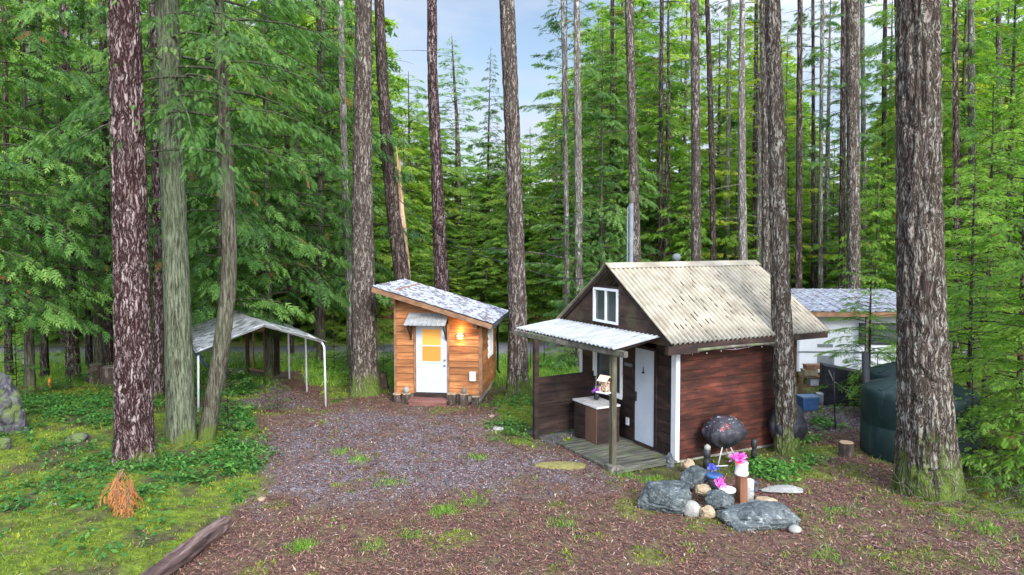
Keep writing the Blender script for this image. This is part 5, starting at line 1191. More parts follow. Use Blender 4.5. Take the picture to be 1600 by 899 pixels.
for k, (px, py, h_, lab) in enumerate([(829, 578, 1.0, 'thin fence stake left of the porch post'), (850, 572, .95, 'thin fence stake in the porch opening'), (795, 566, .9, 'thin fence stake right of the small cabin')]):
    g_ = G(px, py); mb = MB(); mb.tube([(0, 0, -.05), (.01, 0, h_)], .018, 6); tag(mb.build('fence_stake', M_DARKM if 'M_DARKM' in globals() else M_BLACK, None, loc=g_), lab, 'stake', GFP)
g_ = G(1305, 672); mb = MB(); mb.tube([(0, 0, -.05), (-.05, .02, 1.35)], .015, 6); tag(mb.build('fence_stake', M_BLACK, None, loc=g_), 'tall thin dark stake left of the green tank', 'stake', GFP)

# ------------------------------------------------------------------ right side: tanks, trailer, shelter
def tank(px, d, r, h_, label):
    rt_ = empty('water_tank', (px2x(px, d), d, gz(px2x(px, d), d)), 0, label, 'tank', 'dark green water tanks')
    mb = MB(); mb.lathe([(r * .985, 0), (r, .06), (r, h_ * .44), (r * .993, h_ * .45), (r * .993, h_ * .47), (r, h_ * .48), (r, h_ * .86), (r * .985, h_ * .93), (r * .93, h_ * .965), (r * .55, h_ * 1.06), (r * .28, h_ * 1.10)], (0, 0, 0), 64); mb.build('body', M_TANK, rt_)
    mb = MB(); mb.lathe([(r * .26, h_ * 1.095), (r * .27, h_ * 1.15), (r * .25, h_ * 1.17), (.05, h_ * 1.18)], (0, 0, 0), 32); mb.build('lid', M_BLACK, rt_)
    mb = MB()
    for k in range(4):
        a = k * math.pi / 2 + .3; mb.bar((r * .93 * math.cos(a), r * .93 * math.sin(a), h_ * .972), (r * .32 * math.cos(a), r * .32 * math.sin(a), h_ * 1.10), .07, .02)
    mb.build('rib', M_TANK, rt_); return rt_
tank(1441, 14.75, 1.08, 1.44, 'large dark green round water tank right behind the thickest fir')
tank(1420, 16.95, .85, 1.36, 'second green water tank farther back with only its rim showing')
sp_loc = (px2x(1338, 15.6), 15.6, 0)
dp = empty('drain_pipe', sp_loc, 0, 'black corrugated downpipe ending in an elbow beside the green tank', 'pipe')
mb = MB(); mb.tube([(.20, -.9, .12), (.02, -.75, .10), (-.04, -.72, .28)], .10, 12); mb.build('elbow', M_BLACK, dp)
mb = MB(); mb.tube([(-.04, -.72, .30), (.06, -.5, .9), (.24, .0, 2.0)], .075, 12); mb.build('pipe', M_BLACK, dp)
mb = MB(); mb.tube([(-.035, -.71, .36), (-.01, -.66, .46)], .085, 12); mb.build('collar', M_WHITE, dp)
s_ = empty('stump', G(1322, 712), 0, 'small cut stump beside the black pipe elbow', 'stump')
V, F = trunk_arrays([(0, 0, -.05, .17), (0, 0, .14, .15), (0, 0, .28, .145)], 20, 10, .02, .2, .1, 3); mk('bark', np_mesh('bark', V, F, M_STUMP, None, True), s_)
mb = MB(); mb.lathe([(.14, .265), (.135, .284)], (0, 0, 0), 20); mb.build('cut_face', M_CUT, s_)
# trailer
dT = 21.6; xt0 = px2x(1232, dT)
rv = empty('trailer', (xt0, dT, 0), math.radians(-4), 'white travel trailer partly hidden behind hemlock boughs', 'trailer')
mb = MB(); mb.box(0.32, 0, .42, 4.0, 2.2, 2.25); mb.build('body', M_RVW, rv, bevel=.05)
mb = MB(); mb.box(0.0, -.12, 0.05, .20, .1, 2.3); mb.build('corner_panel', M_WHITE, rv)
mb = MB(); mb.box(.9, -.012, 1.2, 1.35, -.0025, 1.30); mb.box(.9, -.012, .55, 1.4, -.0025, .95); mb.build('service_hatch', M_METAL, rv)
wv = MB(); wv.box(2.1, -.03, 1.30, 3.3, -.0025, 1.95); wo_ = wv.build('window', M_BLACK, rv); wv = MB(); wv.box(2.16, -.036, 1.36, 3.24, -.031, 1.89); wv.build('pane', M_GLASS, wo_)
mb = MB(); mb.box(.33, -.014, 1.03, 3.98, -.0025, 1.08); mb.build('stripe', M_METAL, rv)
for xx in (2.7, 3.45):
    mb = MB(); mb.tube([(xx, .0, .34), (xx, .24, .34)], .33, 24); w1 = mb.build('wheel', M_BLACK, rv); mb = MB(); mb.tube([(xx, -.012, .34), (xx, .02, .34)], .19, 20); mb.build('rim', M_METAL, w1)
sh = empty('shelter', (xt0, dT, 0), math.radians(-2), 'pale blue metal shelter roof over the white trailer, littered with needles', 'shelter')
mb = MB(); z_f = 2.35; z_b = 2.78
sheet(mb, (-.4, -.55, z_f), (4.2, -.55, z_f), (-.4, 2.7, z_b), (4.2, 2.7, z_b), 15, .02, 150, .012, ribs=True); mb.build('roof', M_ROOFBLUE, sh)
mb = MB(); mb.bar((-.38, -.50, z_f - .10), (4.18, -.50, z_f - .10), .05, .14, .6); mb.build('fascia', M_CEDART, sh)
for xx in (-.25, 2.2, 4.05):
    mb = MB(); mb.box(xx - .05, -.46, -.05, xx + .05, -.36, z_f - .12); mb.build('post', M_WHITE if xx < 0 else M_GREYWOOD, sh)
    mb = MB(); mb.box(xx - .05, 2.45, -.05, xx + .05, 2.55, z_b - .12); mb.build('post', M_GREYWOOD, sh)
# black covered stack, bin, crates, bucket
def netbox(px, d, w_, h_, dp_, label):
    rt_ = empty('covered_stack', (px2x(px, d), d, 0), math.radians(-10), label, 'covered stack'); bm = bmesh.new(); bmesh.ops.create_cube(bm, size=1); bmesh.ops.subdivide_edges(bm, edges=bm.edges[:], cuts=9, use_grid_fill=True)
    for v in bm.verts:
        c_ = np.array(v.co[:]) ; nn = float(vnoise(c_ * 3 + 5)); v.co.x = v.co.x * w_ * (1 + .05 * (nn - .5)) * (1.0 if v.co.z > 0 else 1.04); v.co.y *= dp_ * (1 + .15 * (nn - .5)); v.co.z = (v.co.z + .5) * h_ - .10 * math.sin(v.co.x * 2) * (v.co.z > .3)
    me = bpy.data.meshes.new('cover'); bm.to_mesh(me); bm.free(); me.materials.append(M_COVER); mk('cover', me, rt_)
    mb = MB(); mb.tube([(-w_ * .42, -dp_ * .54, h_ * .98), (-w_ * .3, -dp_ * .56, h_ * .7), (.0, -dp_ * .58, h_ * .48), (w_ * .3, -dp_ * .57, h_ * .4)], .018, 6); mb.build('hose', M_ROCKLT, rt_); return rt_
netbox(1319, 19.2, .98, 1.0, .6, 'black tarpaulin covered stack with a pale hose hanging over it')
g_ = G(1262, 641); bn = empty('storage_bin', g_, .15, 'blue plastic tote with lid on the gravel behind the cabin', 'bin')
mb = MB(); mb.hexa([(-.19, -.13, .0), (.19, -.13, .0), (.19, .13, 0), (-.19, .13, 0), (-.23, -.16, .34), (.23, -.16, .34), (.23, .16, .34), (-.23, .16, .34)]); mb.build('tub', M_BLUE, bn)
mb = MB(); mb.box(-.25, -.18, .342, .25, .18, .385); mb.build('lid', mat('grey_blue_lid', [(.3, (.10, .16, .25)), (.7, (.15, .22, .32))], 4, bmp=0), bn)
g_ = G(1283, 632); mb = MB(); mb.lathe([(.11, 0), (.13, .28), (.135, .285), (.135, .31), (.12, .315)], (0, 0, 0), 18); bk_ = empty('bucket', g_, 0, 'small white bucket right of the blue tote', 'bucket'); mb.build('pail', M_WHITE, bk_)
cr = empty('shelf_stack', G(1276, 622) + Vector((0, .25, 0)), -.1, 'low wooden shelf piled with pale boxes behind the blue tote', 'shelf')
mb = MB(); mb.box(-.36, -.16, 0, -.32, .16, .55); mb.box(.32, -.16, 0, .36, .16, .55); mb.box(-.318, -.16, .28, .318, .16, .31); mb.box(-.36, -.17, .553, .36, .17, .58); mb.build('frame', M_CEDART, cr)
GB_ = 'boxes on the low shelf'
for k, (bx, bz, w_, h_, mt, lab) in enumerate([(-.12, .60, .38, .17, M_ROCKTAN, 'tan crate on top of the low shelf'), (-.02, .785, .46, .12, M_CEDART, 'brown board box topmost on the low shelf'), (.08, .325, .40, .18, M_WHITE, 'white carton inside the low shelf')]):
    mb = MB(); mb.box(-w_ / 2, -.13, 0, w_ / 2, .13, h_ - .03); mb.box(-w_ / 2 - .01, -.14, h_ - .028, w_ / 2 + .01, .14, h_); o_ = mb.build('storage_box', mt, None, loc=cr.location + Vector((bx, 0, bz))); tag(o_, lab, 'box', GB_)

# ------------------------------------------------------------------ rocks
def rock(name, loc, size, seed, mat_, label, cat='rock', group=None, rz=0.0, planes=9, sub=5, flat=.78, tilt=0):
    q = np.random.default_rng(seed); bm = bmesh.new(); bmesh.ops.create_icosphere(bm, subdivisions=sub, radius=1)
    co = np.array([v.co[:] for v in bm.verts])
    if planes > 7: co /= ((np.abs(co) ** 3.2).sum(1) ** (1 / 3.2))[:, None]
    for _ in range(planes):
        n = q.normal(0, 1, 3); n[2] *= .8; n /= np.linalg.norm(n); dd = q.uniform(flat - .14, flat + .1); pr = co @ n; k = pr > dd; co[k] -= np.outer(pr[k] - dd, n) * .97
    co *= (1 + .14 * (vnoise(co, 1.8, seed) - .5))[:, None]
    if planes > 4:
        for _ in range(26):        # small chips broken off the corners
            n = q.normal(0, 1, 3); n /= np.linalg.norm(n); pr = co @ n; dd = pr.max() * q.uniform(.86, .97); k = pr > dd; co[k] -= np.outer(pr[k] - dd, n)
        rg = 1 - np.abs(2 * vnoise(co, 2.6, seed + 5) - 1); co *= (1 - .09 * sstep(.80, 1, rg))[:, None]
    co *= (1 + .05 * (vnoise(co, 6, seed + 1) - .5) + .035 * (vnoise(co, 15, seed + 2) - .5))[:, None]
    co *= np.array(size) * .5
    if tilt: c, s = math.cos(tilt), math.sin(tilt); co = co @ np.array([[c, 0, s], [0, 1, 0], [-s, 0, c]])
    for v, p__ in zip(bm.verts, co): v.co = p__
    me = bpy.data.meshes.new(name); bm.to_mesh(me); bm.free(); me.materials.append(mat_)
    o_ = mk(name, me, None, loc); o_.rotation_euler = (0, 0, rz); return tag(o_, label, cat, group)
GR = 'rocks bordering the flower bed'
def rk(px, py, up, size, seed, mat_, label, **kw):
    g_ = G(px, py); size = tuple(v_ * (1.03 if size[0] > .45 else 1.0) for v_ in size); g_.y += size[1] * .3; g_.z = gz(g_.x, g_.y) + up; return rock('boulder', g_, size, seed, mat_, label, 'rock', GR, **kw)
rk(1047, 802, .13, (1.05, .85, .60), 51, M_ROCK, 'big blue grey boulder at the left end of the flower bed', flat=.80, planes=14)
rk(1193, 828, .11, (1.28, .74, .44), 53, M_ROCK, 'long flat topped grey boulder at the front right of the flower bed', flat=.82, planes=16)
rk(1096, 770, .24, (.66, .50, .38), 55, M_ROCK, 'pale streaked slab lying on top behind the round stones', flat=.7, tilt=.12)
rk(1130, 800, .12, (.52, .42, .42), 54, M_ROCK, 'dark angular rock right of the round stones', flat=.76, tilt=-.3)
rk(1142, 816, .08, (.34, .32, .34), 24, M_ROCK, 'small dark wedge rock between tan stone and the long boulder', flat=.6)
rk(1083, 809, .10, (.28, .26, .30), 15, M_ROCKLT, 'smooth pale egg shaped stone at the front', planes=0)
rk(1107, 812, .08, (.30, .26, .24), 16, M_ROCKTAN, 'small tan stone right of the egg shaped stone', planes=6)
rk(1048, 752, .34, (.19, .18, .34), 17, M_ROCK, 'small upright dark stone perched on the left boulder', flat=.75)
rk(1168, 784, .10, (.34, .30, .24), 18, M_ROCKLT, 'pale stone behind the wooden post', planes=5)
rk(1244, 834, .05, (.19, .15, .13), 19, M_ROCKLT, 'fist sized pale stone at the right tip of the bed', planes=3)
rk(1100, 785, .18, (.30, .28, .22), 20, M_ROCKTAN, 'tan stone tucked behind the dark angular rock', planes=6)
rk(1222, 772, .04, (.78, .40, .10), 21, M_ROCKLT, 'thin flat slab lying right of the flower bed', flat=.75)
rk(1200, 786, .03, (.36, .22, .08), 22, M_ROCKTAN, 'thin tan slab under the flat slab edge', flat=.75)
rk(1077, 742, .14, (.34, .30, .30), 23, M_ROCKTAN, 'yellowish block at the foot of the white corner board', flat=.6)
g_ = G(8, 690); rock('boulder', g_ + Vector((-.48, .6, .45)), (1.1, 1.1, 1.9), 31, M_ROCKLICH, 'big lichened boulder cut off by the left frame edge', rz=.4)
g_ = G(8, 705); rock('boulder', g_ + Vector((-.15, .1, .05)), (.45, .4, .4), 32, M_ROCKLICH, 'lower dark rock at the foot of the left edge boulder')
GL = 'dark log ends by the road'
g_ = G(120, 690); rock('boulder', g_ + Vector((0, 0, .02)), (.45, .4, .3), 33, M_ROCKLICH, 'low mossy dark stone on the bank left of the thick reddish fir')
for k, (px, py, w_, lab) in enumerate([(147, 600, .5, 'dark stump left one of a pair left of the thick reddish fir'), (170, 604, .55, 'dark stump right one of a pair left of the thick reddish fir')]):
    g_ = G(px, py); s_ = empty('stump', g_, k, lab, 'stump', GL); V, F = trunk_arrays([(0, 0, -.05, w_ * .5), (.02, 0, .3, w_ * .46), (0.05, 0, .62, w_ * .44)], 24, 14, .04, .2, .15, k + 5); mk('bark', np_mesh('bark', V, F, M_STUMP, None, True), s_)
    mb = MB(); mb.lathe([(w_ * .43, .58), (w_ * .40, .61)], (.05, 0, 0), 20); mb.build('cut_face', M_GREYWOOD, s_)
s_ = empty('stump', G(598, 608), 0, 'dark old stump between the big fir and the small cabin', 'stump'); V, F = trunk_arrays([(0, 0, -.05, .17), (0, 0, .3, .15), (.02, 0, .5, .13)], 20, 14, .03, .3, .15, 9); mk('bark', np_mesh('bark', V, F, M_STUMP, None, True), s_)
g_ = G(78, 606); mb = MB(); mb.lathe([(.06, 0), (.055, .05), (.035, .28), (.02, .30)], (0, 0, 0), 14); tag(mb.build('marker_cone', M_ORANGE, None, loc=g_), 'small orange marker standing in the bushes by the road', 'marker')
rock('boulder', G(84, 790) + Vector((0, 0, 0)), (.12, .1, .07), 40, M_ROCKLT, 'tiny pale pebble in the moss left of the dead frond')
rock('boulder', G(409, 783) + Vector((0, 0, .02)), (.16, .12, .10), 41, M_ROCKTAN, 'small pale tan stone at the left edge of the clearing')
rock('boulder', G(778, 672) + Vector((0, 0, .03)), (.26, .16, .10), 42, M_ROCKLT, 'flat pale stone on the mossy mound edge')
rock('boulder', G(768, 652) + Vector((0, 0, .02)), (.16, .12, .08), 43, M_ROCKTAN, 'small tan stone at the foot of the mossy mound')

# log at the bottom left
a = G(352, 826); b = G(232, 925); d_ = (b - a); b = a + d_ * 1.15; lgr = empty('fallen_log', a, 0, 'weathered reddish grey log lying along the clearing edge', 'log')
Lg = (b - a).length; V, F = trunk_arrays([(0, 0, 0, .115), (.03, .02, Lg * .3, .13), (-.02, 0, Lg * .6, .15), (0, 0, Lg, .16)], 36, 60, .03, .0, .3, 4)
dirv = (b - a).normalized(); q_ = Vector((0, 0, 1)).rotation_difference(dirv).to_matrix(); Rm = np.array(q_)
M_LOG2 = mat('log_surface', [(0.36, (0.03, 0.018, 0.016)), (0.5, (0.085, 0.053, 0.047)), (0.66, (0.19, 0.135, 0.12))], 10, (1, 1, .12), rough=0.9, bmp=0.9, bdist=0.02)
o_ = mk('bark', np_mesh('bark', V, F, M_LOG2, None, True), lgr); o_.rotation_euler = q_.to_euler(); o_.location = (0, 0, .10)
mb = MB(); mb.lathe([(.10, -.012), (.112, .01)], (0, 0, 0), 24); o_ = mb.build('cut_face', M_LOG2, lgr, loc=(0, 0, .10)); o_.rotation_euler = q_.to_euler()

# wooden post with white planter and flowers, flower pots
g_ = G(1158, 786); g_.z = gz(g_.x, g_.y)
pp = empty('planter_post', g_, .35, 'square brown wooden post rising out of the flower bed rocks', 'post')
mb = MB(); mb.box(-.075, -.075, -.05, .075, .075, .48, .6); mb.build('post', M_CEDART if False else mat('brown_post', [(.3, (.10, .045, .025)), (.7, (.22, .10, .055))], 6, (1, 1, .2), bmp=.4), pp, bevel=.008)
pl_ = empty('planter', g_ + Vector((0, 0, .482)), 0, 'white ribbed bucket planter with magenta flowers on top of the post', 'planter')
mb = MB(); mb.lathe([(.105, 0), (.115, .02), (.115, .05), (.105, .055), (.105, .19), (.112, .20), (.112, .215), (.09, .216)], (0, 0, 0), 24); mb.build('bucket', M_WHITE, pl_)
mb = MB(); flowers(mb, (-.05, 0, .29), .05, 60, 8, .026); mb.build('magenta_flowers', M_PINK, pl_)
mb = MB(); flowers(mb, (-.08, -.05, .25), .025, 16, 9, .024); mb.build('red_flowers', M_REDP, pl_)
mb = MB(); mb.tube([(0, 0, .1), (-.03, 0, .3)], .006, 5); mb.tube([(.02, 0, .1), (.01, .02, .34)], .006, 5); mb.build('stem', M_LEAF, pl_)
for px, py, lab, mt, pm, h_ in ((1136, 790, 'dark pot with a white rim and magenta flowers left of the wooden post', M_PINK, M_BLACK, .30), (1116, 772, 'pot of blue flowers among the rocks behind the slab', M_BLUEP, M_BLACK, .36)):
    g_ = G(px, py); po = empty('flower_pot', g_, 0, lab, 'flower pot', 'flower pots among the rocks'); mb = MB(); mb.lathe([(.09, 0), (.125, h_ - .06)], (0, 0, 0), 20); mb.build('pot', pm, po)
    mb = MB(); mb.lathe([(.13, h_ - .058), (.14, h_ - .05), (.14, h_ - .01), (.12, h_)], (0, 0, 0), 20); mb.build('rim', M_WHITE if mt is M_PINK else M_BLUE, po)
    mb = MB(); flowers(mb, (-.10 if mt is M_PINK else 0, .05, h_ + .09), .045, 34, int(px), .022); mb.build('flowers', mt, po)
g_ = G(1171, 772); mg = empty('watering_can', g_, 0, 'small white enamel jug standing behind the wooden post', 'jug'); mb = MB(); mb.lathe([(.07, 0), (.075, .25), (.06, .26)], (0, 0, 0), 16); mb.build('body', M_WHITE, mg); mb = MB(); mb.tube([(.07, 0, .22), (.13, 0, .2), (.13, 0, .08), (.07, 0, .05)], .012, 6); mb.build('handle', M_BLUE, mg)
# oval mossy doormat
g_ = G(876, 729); mm_ = MB(); n = 28
ring = [(.50 * math.cos(2 * math.pi * k / n) * (1 + .06 * math.sin(3 * k)), .21 * math.sin(2 * math.pi * k / n)) for k in range(n)]
for k in range(n):
    k2 = (k + 1) % n; mm_.face([(0, 0, .05), (*ring[k], .035), (*ring[k2], .035)]); mm_.face([(*ring[k], .035), (*ring[k], -.03), (*ring[k2], -.03), (*ring[k2], .035)])
tag(mm_.build('stepping_stone', M_MOSSMAT, None, loc=g_), 'olive mossy oval stepping stone in the gravel before the porch', 'stepping stone')
# overhead cables
def cable(pts, label, r=.012):
    P = [at(*q) for q in pts]; b = P[0]; mb = MB(); out = []
    for i in range(len(P) - 1):
        for k in range(8):
            t_ = k / 8; q = P[i].lerp(P[i + 1], t_); q.z -= .12 * math.sin(math.pi * t_); out.append(q - b)
    out.append(P[-1] - b); mb.tube(out, r, 5); tag(mb.build('overhead_cable', M_BLACK, None, loc=b), label, 'cable', 'cables through the trees')
cable([(612, 300, 25.4), (700, 374, 25.8), (797, 412, 20.6), (905, 436, 24.4), (985, 395, 17.6)], 'sagging cable from the leaning fir to the pipe mast', .016)
cable([(676, 380, 26.1), (800, 388, 20.6), (898, 395, 24.6)], 'upper straighter cable between the fir trunks')
# dead orange cedar frond at the big fir's foot
df = empty('dead_frond', G(197, 792), 0, 'dead orange cedar bough hanging down at the foot of the thick reddish fir', 'dead bough')
rng = np.random.default_rng(3); q3 = random.Random(5); sps = []
for (ox, oy, oz, nn_, sp_) in ((-.05, 0, .66, 8, .5), (.18, -.25, .40, 9, .6), (-.20, .05, .42, 4, .8), (.02, -.05, .52, 4, 1.2)):
    for k in range(nn_): sps.append((ox + q3.gauss(0, .05), oy + q3.gauss(0, .05), oz + q3.uniform(-.10, .05), 4.4 + q3.gauss(0, sp_), q3.uniform(.18, .52), q3.uniform(-.5, .1), q3.uniform(.5, 1.1)))
df.scale = (.85, .85, .85)
T_, C_, lm = boughs(sps, 'near', rng, hang=.8, twig=.34, dens=1.0, droop_tip=.7)
mk('foliage', tri_mesh('foliage', T_, M_DEADFROND, C_), df); V, F = join([limb_arrays(a_, .012, .004, 4) for a_, b_, c_ in lm]); mk('twig', np_mesh('twig', V, F, M_CEDART, None, True), df)

# ------------------------------------------------------------------ ground cover (uncountable)
rng = np.random.default_rng(12)
def scatter(n, x0_, x1_, y0_, y1_, bias=1.0):
    u = rng.random(n); y = y0_ + (y1_ - y0_) * u ** bias; return rng.uniform(x0_, x1_, n), y
def in_frame(x, y, m=.12): return np.abs(x / y) < 800 / FPX + m
# litter flakes and cones
X, Y = scatter(260000, -11, 13, 8.8, 22, 1.4); k = in_frame(X, Y); X, Y = X[k], Y[k]; c_, g_, m_, v_ = masks(X, Y)
k = rng.random(len(X)) < (c_ * (1 - .45 * g_) * (.35 + .65 * sstep(.3, .6, fbm2(X, Y, 1.9, 17))) + .12) * (1 - .6 * m_); X, Y, gg = X[k], Y[k], g_[k]; n = len(X); Z = height(X, Y) + .022
a_ = rng.uniform(0, 6.28, n); ln = .009 + .055 * rng.random(n) ** 1.5; wd = .003 + .011 * rng.random(n) ** 1.6; tz = rng.normal(0, .012, n)
cc = np.stack([np.cos(a_), np.sin(a_)], -1); ss = np.stack([-np.sin(a_), np.cos(a_)], -1); C0 = np.stack([X, Y], -1)
def v3(xy, z): return np.concatenate([xy, z[:, None]], -1)
Q = np.stack([v3(C0 - cc * ln[:, None], Z - tz), v3(C0 + ss * wd[:, None], Z + .004), v3(C0 + cc * ln[:, None], Z + tz), v3(C0 - ss * wd[:, None], Z + .002)], 1)
mL, t, p, o = newmat('litter'); cL = ramp(t, [(0, (.03, .016, .014)), (.35, (.095, .042, .032)), (.6, (.21, .09, .058)), (.8, (.30, .18, .12)), (1, (.48, .42, .36))], attr(t)); t.links.new(cL, p.inputs['Base Color']); p.inputs['Roughness'].default_value = .8
tag(mk('needle_litter', np_mesh('needle_litter', Q.reshape(-1, 3), np.arange(4 * n).reshape(n, 4), mL, np.clip(rng.beta(2, 2.6, n), 0, 1))), 'brown needles and bark flakes strewn over the clearing', 'litter', kind='stuff')
def blobs(X, Y, sz, squash, name, mat_, tint, lab, cat):
    n = len(X); base = np.array([[1, 0, 0], [0, 1, 0], [-1, 0, 0], [0, -1, 0], [0, 0, 1.]]); fc = np.array([[0, 1, 4], [1, 2, 4], [2, 3, 4], [3, 0, 4]])
    a = rng.uniform(0, 6.28, n); ct, st_ = np.cos(a), np.sin(a); sx = sz * rng.uniform(.7, 1.6, n); sy = sz * rng.uniform(.5, 1, n); szz = sz * squash * rng.uniform(.6, 1.3, n)
    P = base[None] * np.stack([sx, sy, szz], -1)[:, None]; P = P + rng.normal(0, .15, P.shape) * sz[:, None, None] * np.array([1, 1, .3])
    R_ = np.stack([P[..., 0] * ct[:, None] - P[..., 1] * st_[:, None], P[..., 0] * st_[:, None] + P[..., 1] * ct[:, None], P[..., 2]], -1) + np.stack([X, Y, height(X, Y) + .008], -1)[:, None]
    F = (fc[None] + (np.arange(n) * 5)[:, None, None]).reshape(-1, 3)
    return tag(mk(name, np_mesh(name, R_.reshape(-1, 3), F, mat_, np.repeat(tint, 4))), lab, cat, kind='stuff')
mG, t, p, o = newmat('gravel_stones'); cG = ramp(t, [(0, (.04, .030, .033)), (.4, (.11, .093, .10)), (.75, (.18, .16, .172)), (1, (.46, .43, .43))], attr(t)); t.links.new(cG, p.inputs['Base Color']); p.inputs['Roughness'].default_value = .75
X, Y = scatter(90000, -9, 12, 9.5, 22, 1.2); k = in_frame(X, Y); X, Y = X[k], Y[k]; c_, g_, m_, v_ = masks(X, Y); k = rng.random(len(X)) < g_ * .95 + c_ * .05; X, Y = X[k], Y[k]
blobs(X, Y, rng.uniform(.010, .022, len(X)), .8, 'gravel', mG, rng.beta(2, 2.2, len(X)), 'loose grey gravel in front of the small cabin', 'gravel')
X, Y = scatter(1500, -9, 12, 8.8, 20, 1.3); c_, g_, m_, v_ = masks(X, Y); k = rng.random(len(X)) < c_ * (n2(X, Y, .8, 4) > .35); X, Y = X[k], Y[k]
mK, t, p, o = newmat('fir_cones'); p.inputs['Base Color'].default_value = (.035, .02, .018, 1); p.inputs['Roughness'].default_value = .8
blobs(X, Y, rng.uniform(.022, .036, len(X)), .8, 'fir_cones', mK, rng.random(len(X)), 'dark fir cones and bark chips dotted over the gravel', 'fir cones')
q = np.random.default_rng(8); parts = []
for k in range(420):
    x = q.uniform(-8, 11); y = q.uniform(9, 17) if k % 3 else q.uniform(9, 12.5)
    if abs(x / y) > .8: continue
    az = q.uniform(0, 6.28); ln = q.uniform(.06, .38) ** 1.0; s = np.linspace(-.5, .5, 4)[:, None]; z = gz(x, y) + .025
    parts.append(limb_arrays(np.array([[x, y, z]]) + s * ln * np.array([[math.cos(az), math.sin(az), 0]]) + q.normal(0, .012, (4, 3)) * np.array([1, 1, .4]), q.uniform(.003, .008), .002, 4))
V, F = join(parts); tag(mk('fallen_twigs', np_mesh('fallen_twigs', V, F, M_LOG2, None, True)), 'small fallen twigs scattered over the clearing', 'twigs', kind='stuff')
# moss tufts
def tufts(X, Y, hgt_, wid, nb, spread, name, mat_, tint, lab, cat, lean=.6):
    n = len(X); Z = height(X, Y); T = []; C = []
    for j in range(nb):
        a = rng.uniform(0, 6.28, n); r = spread * rng.random(n) * hgt_; bx_, by_ = X + np.cos(a) * r, Y + np.sin(a) * r
        h_ = hgt_ * rng.uniform(.5, 1.15, n); b = rng.uniform(0, 6.28, n); w_ = wid * h_ * rng.uniform(.7, 1.3, n); la = rng.uniform(0, 6.28, n); ll = lean * h_ * rng.random(n)
        T.append(np.stack([np.stack([bx_ - np.cos(b) * w_, by_ - np.sin(b) * w_, Z - .01], -1), np.stack([bx_ + np.cos(b) * w_, by_ + np.sin(b) * w_, Z - .01], -1), np.stack([bx_ + np.cos(la) * ll, by_ + np.sin(la) * ll, Z + h_], -1)], 1))
        C.append(np.clip(tint + rng.normal(0, .12, n), 0, 1))
    return tag(mk(name, tri_mesh(name, np.concatenate(T), mat_, np.concatenate(C))), lab, cat, kind='stuff')
X, Y = scatter(60000, -14, 12, 8.6, 23, 1.5); k = in_frame(X, Y); X, Y = X[k], Y[k]; c_, g_, m_, v_ = masks(X, Y); k = rng.random(len(X)) < m_; X, Y = X[k], Y[k]
tufts(X, Y, rng.uniform(.02, .07, len(X)), .45, 4, 1.2, 'moss', M_MOSS, .30 + .6 * (n2(X, Y, 1.7, 90) - .2), 'yellow green moss carpeting the left bank', 'moss')
# grass: clumps + verge
cl = [G(*q) for q in [(694, 800), (470, 856), (640, 838), (585, 856), (748, 716), (737, 786), (530, 708), (1315, 800), (1290, 870), (1500, 815), (560, 720), (880, 820), (610, 756), (1380, 720), (1545, 830), (1020, 752), (975, 745)]]
X = []; Y = []
for i_, q in enumerate(cl):
    m_ = 260 if i_ < 2 else 110; s_ = .11 if i_ < 2 else .13; X += list(rng.normal(q.x, s_, m_)); Y += list(rng.normal(q.y, s_, m_))
X2, Y2 = scatter(26000, -11, 14, 8.8, 21, 1.3); k = in_frame(X2, Y2); X2, Y2 = X2[k], Y2[k]; c_, g_, m_, v_ = masks(X2, Y2)
pk = sstep(.52, .75, fbm2(X2, Y2, 1.4, 44)) * c_ * (1 - g_ * .8) * .55 + sstep(3.5, 6, X2) * sstep(14.5, 12, Y2) * sstep(.35, .55, fbm2(X2, Y2, .9, 46)) * .8 + .10 * (1 - c_)
k = rng.random(len(X2)) < pk; X = np.array(X + list(X2[k])); Y = np.array(Y + list(Y2[k]))
tufts(X, Y, rng.uniform(.03, .10, len(X)), .07, 4, .5, 'grass', M_GRASS, rng.uniform(.2, .8, len(X)), 'sparse grass tufts scattered in the clearing', 'grass', .8)
X, Y = scatter(60000, -22, 12, 21.5, 27.5, 1); k = in_frame(X, Y); X, Y = X[k], Y[k]; c_, g_, m_, v_ = masks(X, Y); k = rng.random(len(X)) < v_ * .9; X, Y = X[k], Y[k]
X3, Y3 = scatter(22000, -26, 24, 31, 36, 1); X = np.concatenate([X, X3]); Y = np.concatenate([Y, Y3])
tufts(X, Y, rng.uniform(.06, .22, len(X)), .08, 3, .5, 'verge_grass', M_GRASS, rng.uniform(.3, 1.0, len(X)), 'long yellowish grass on the verges of the road', 'grass', .8)
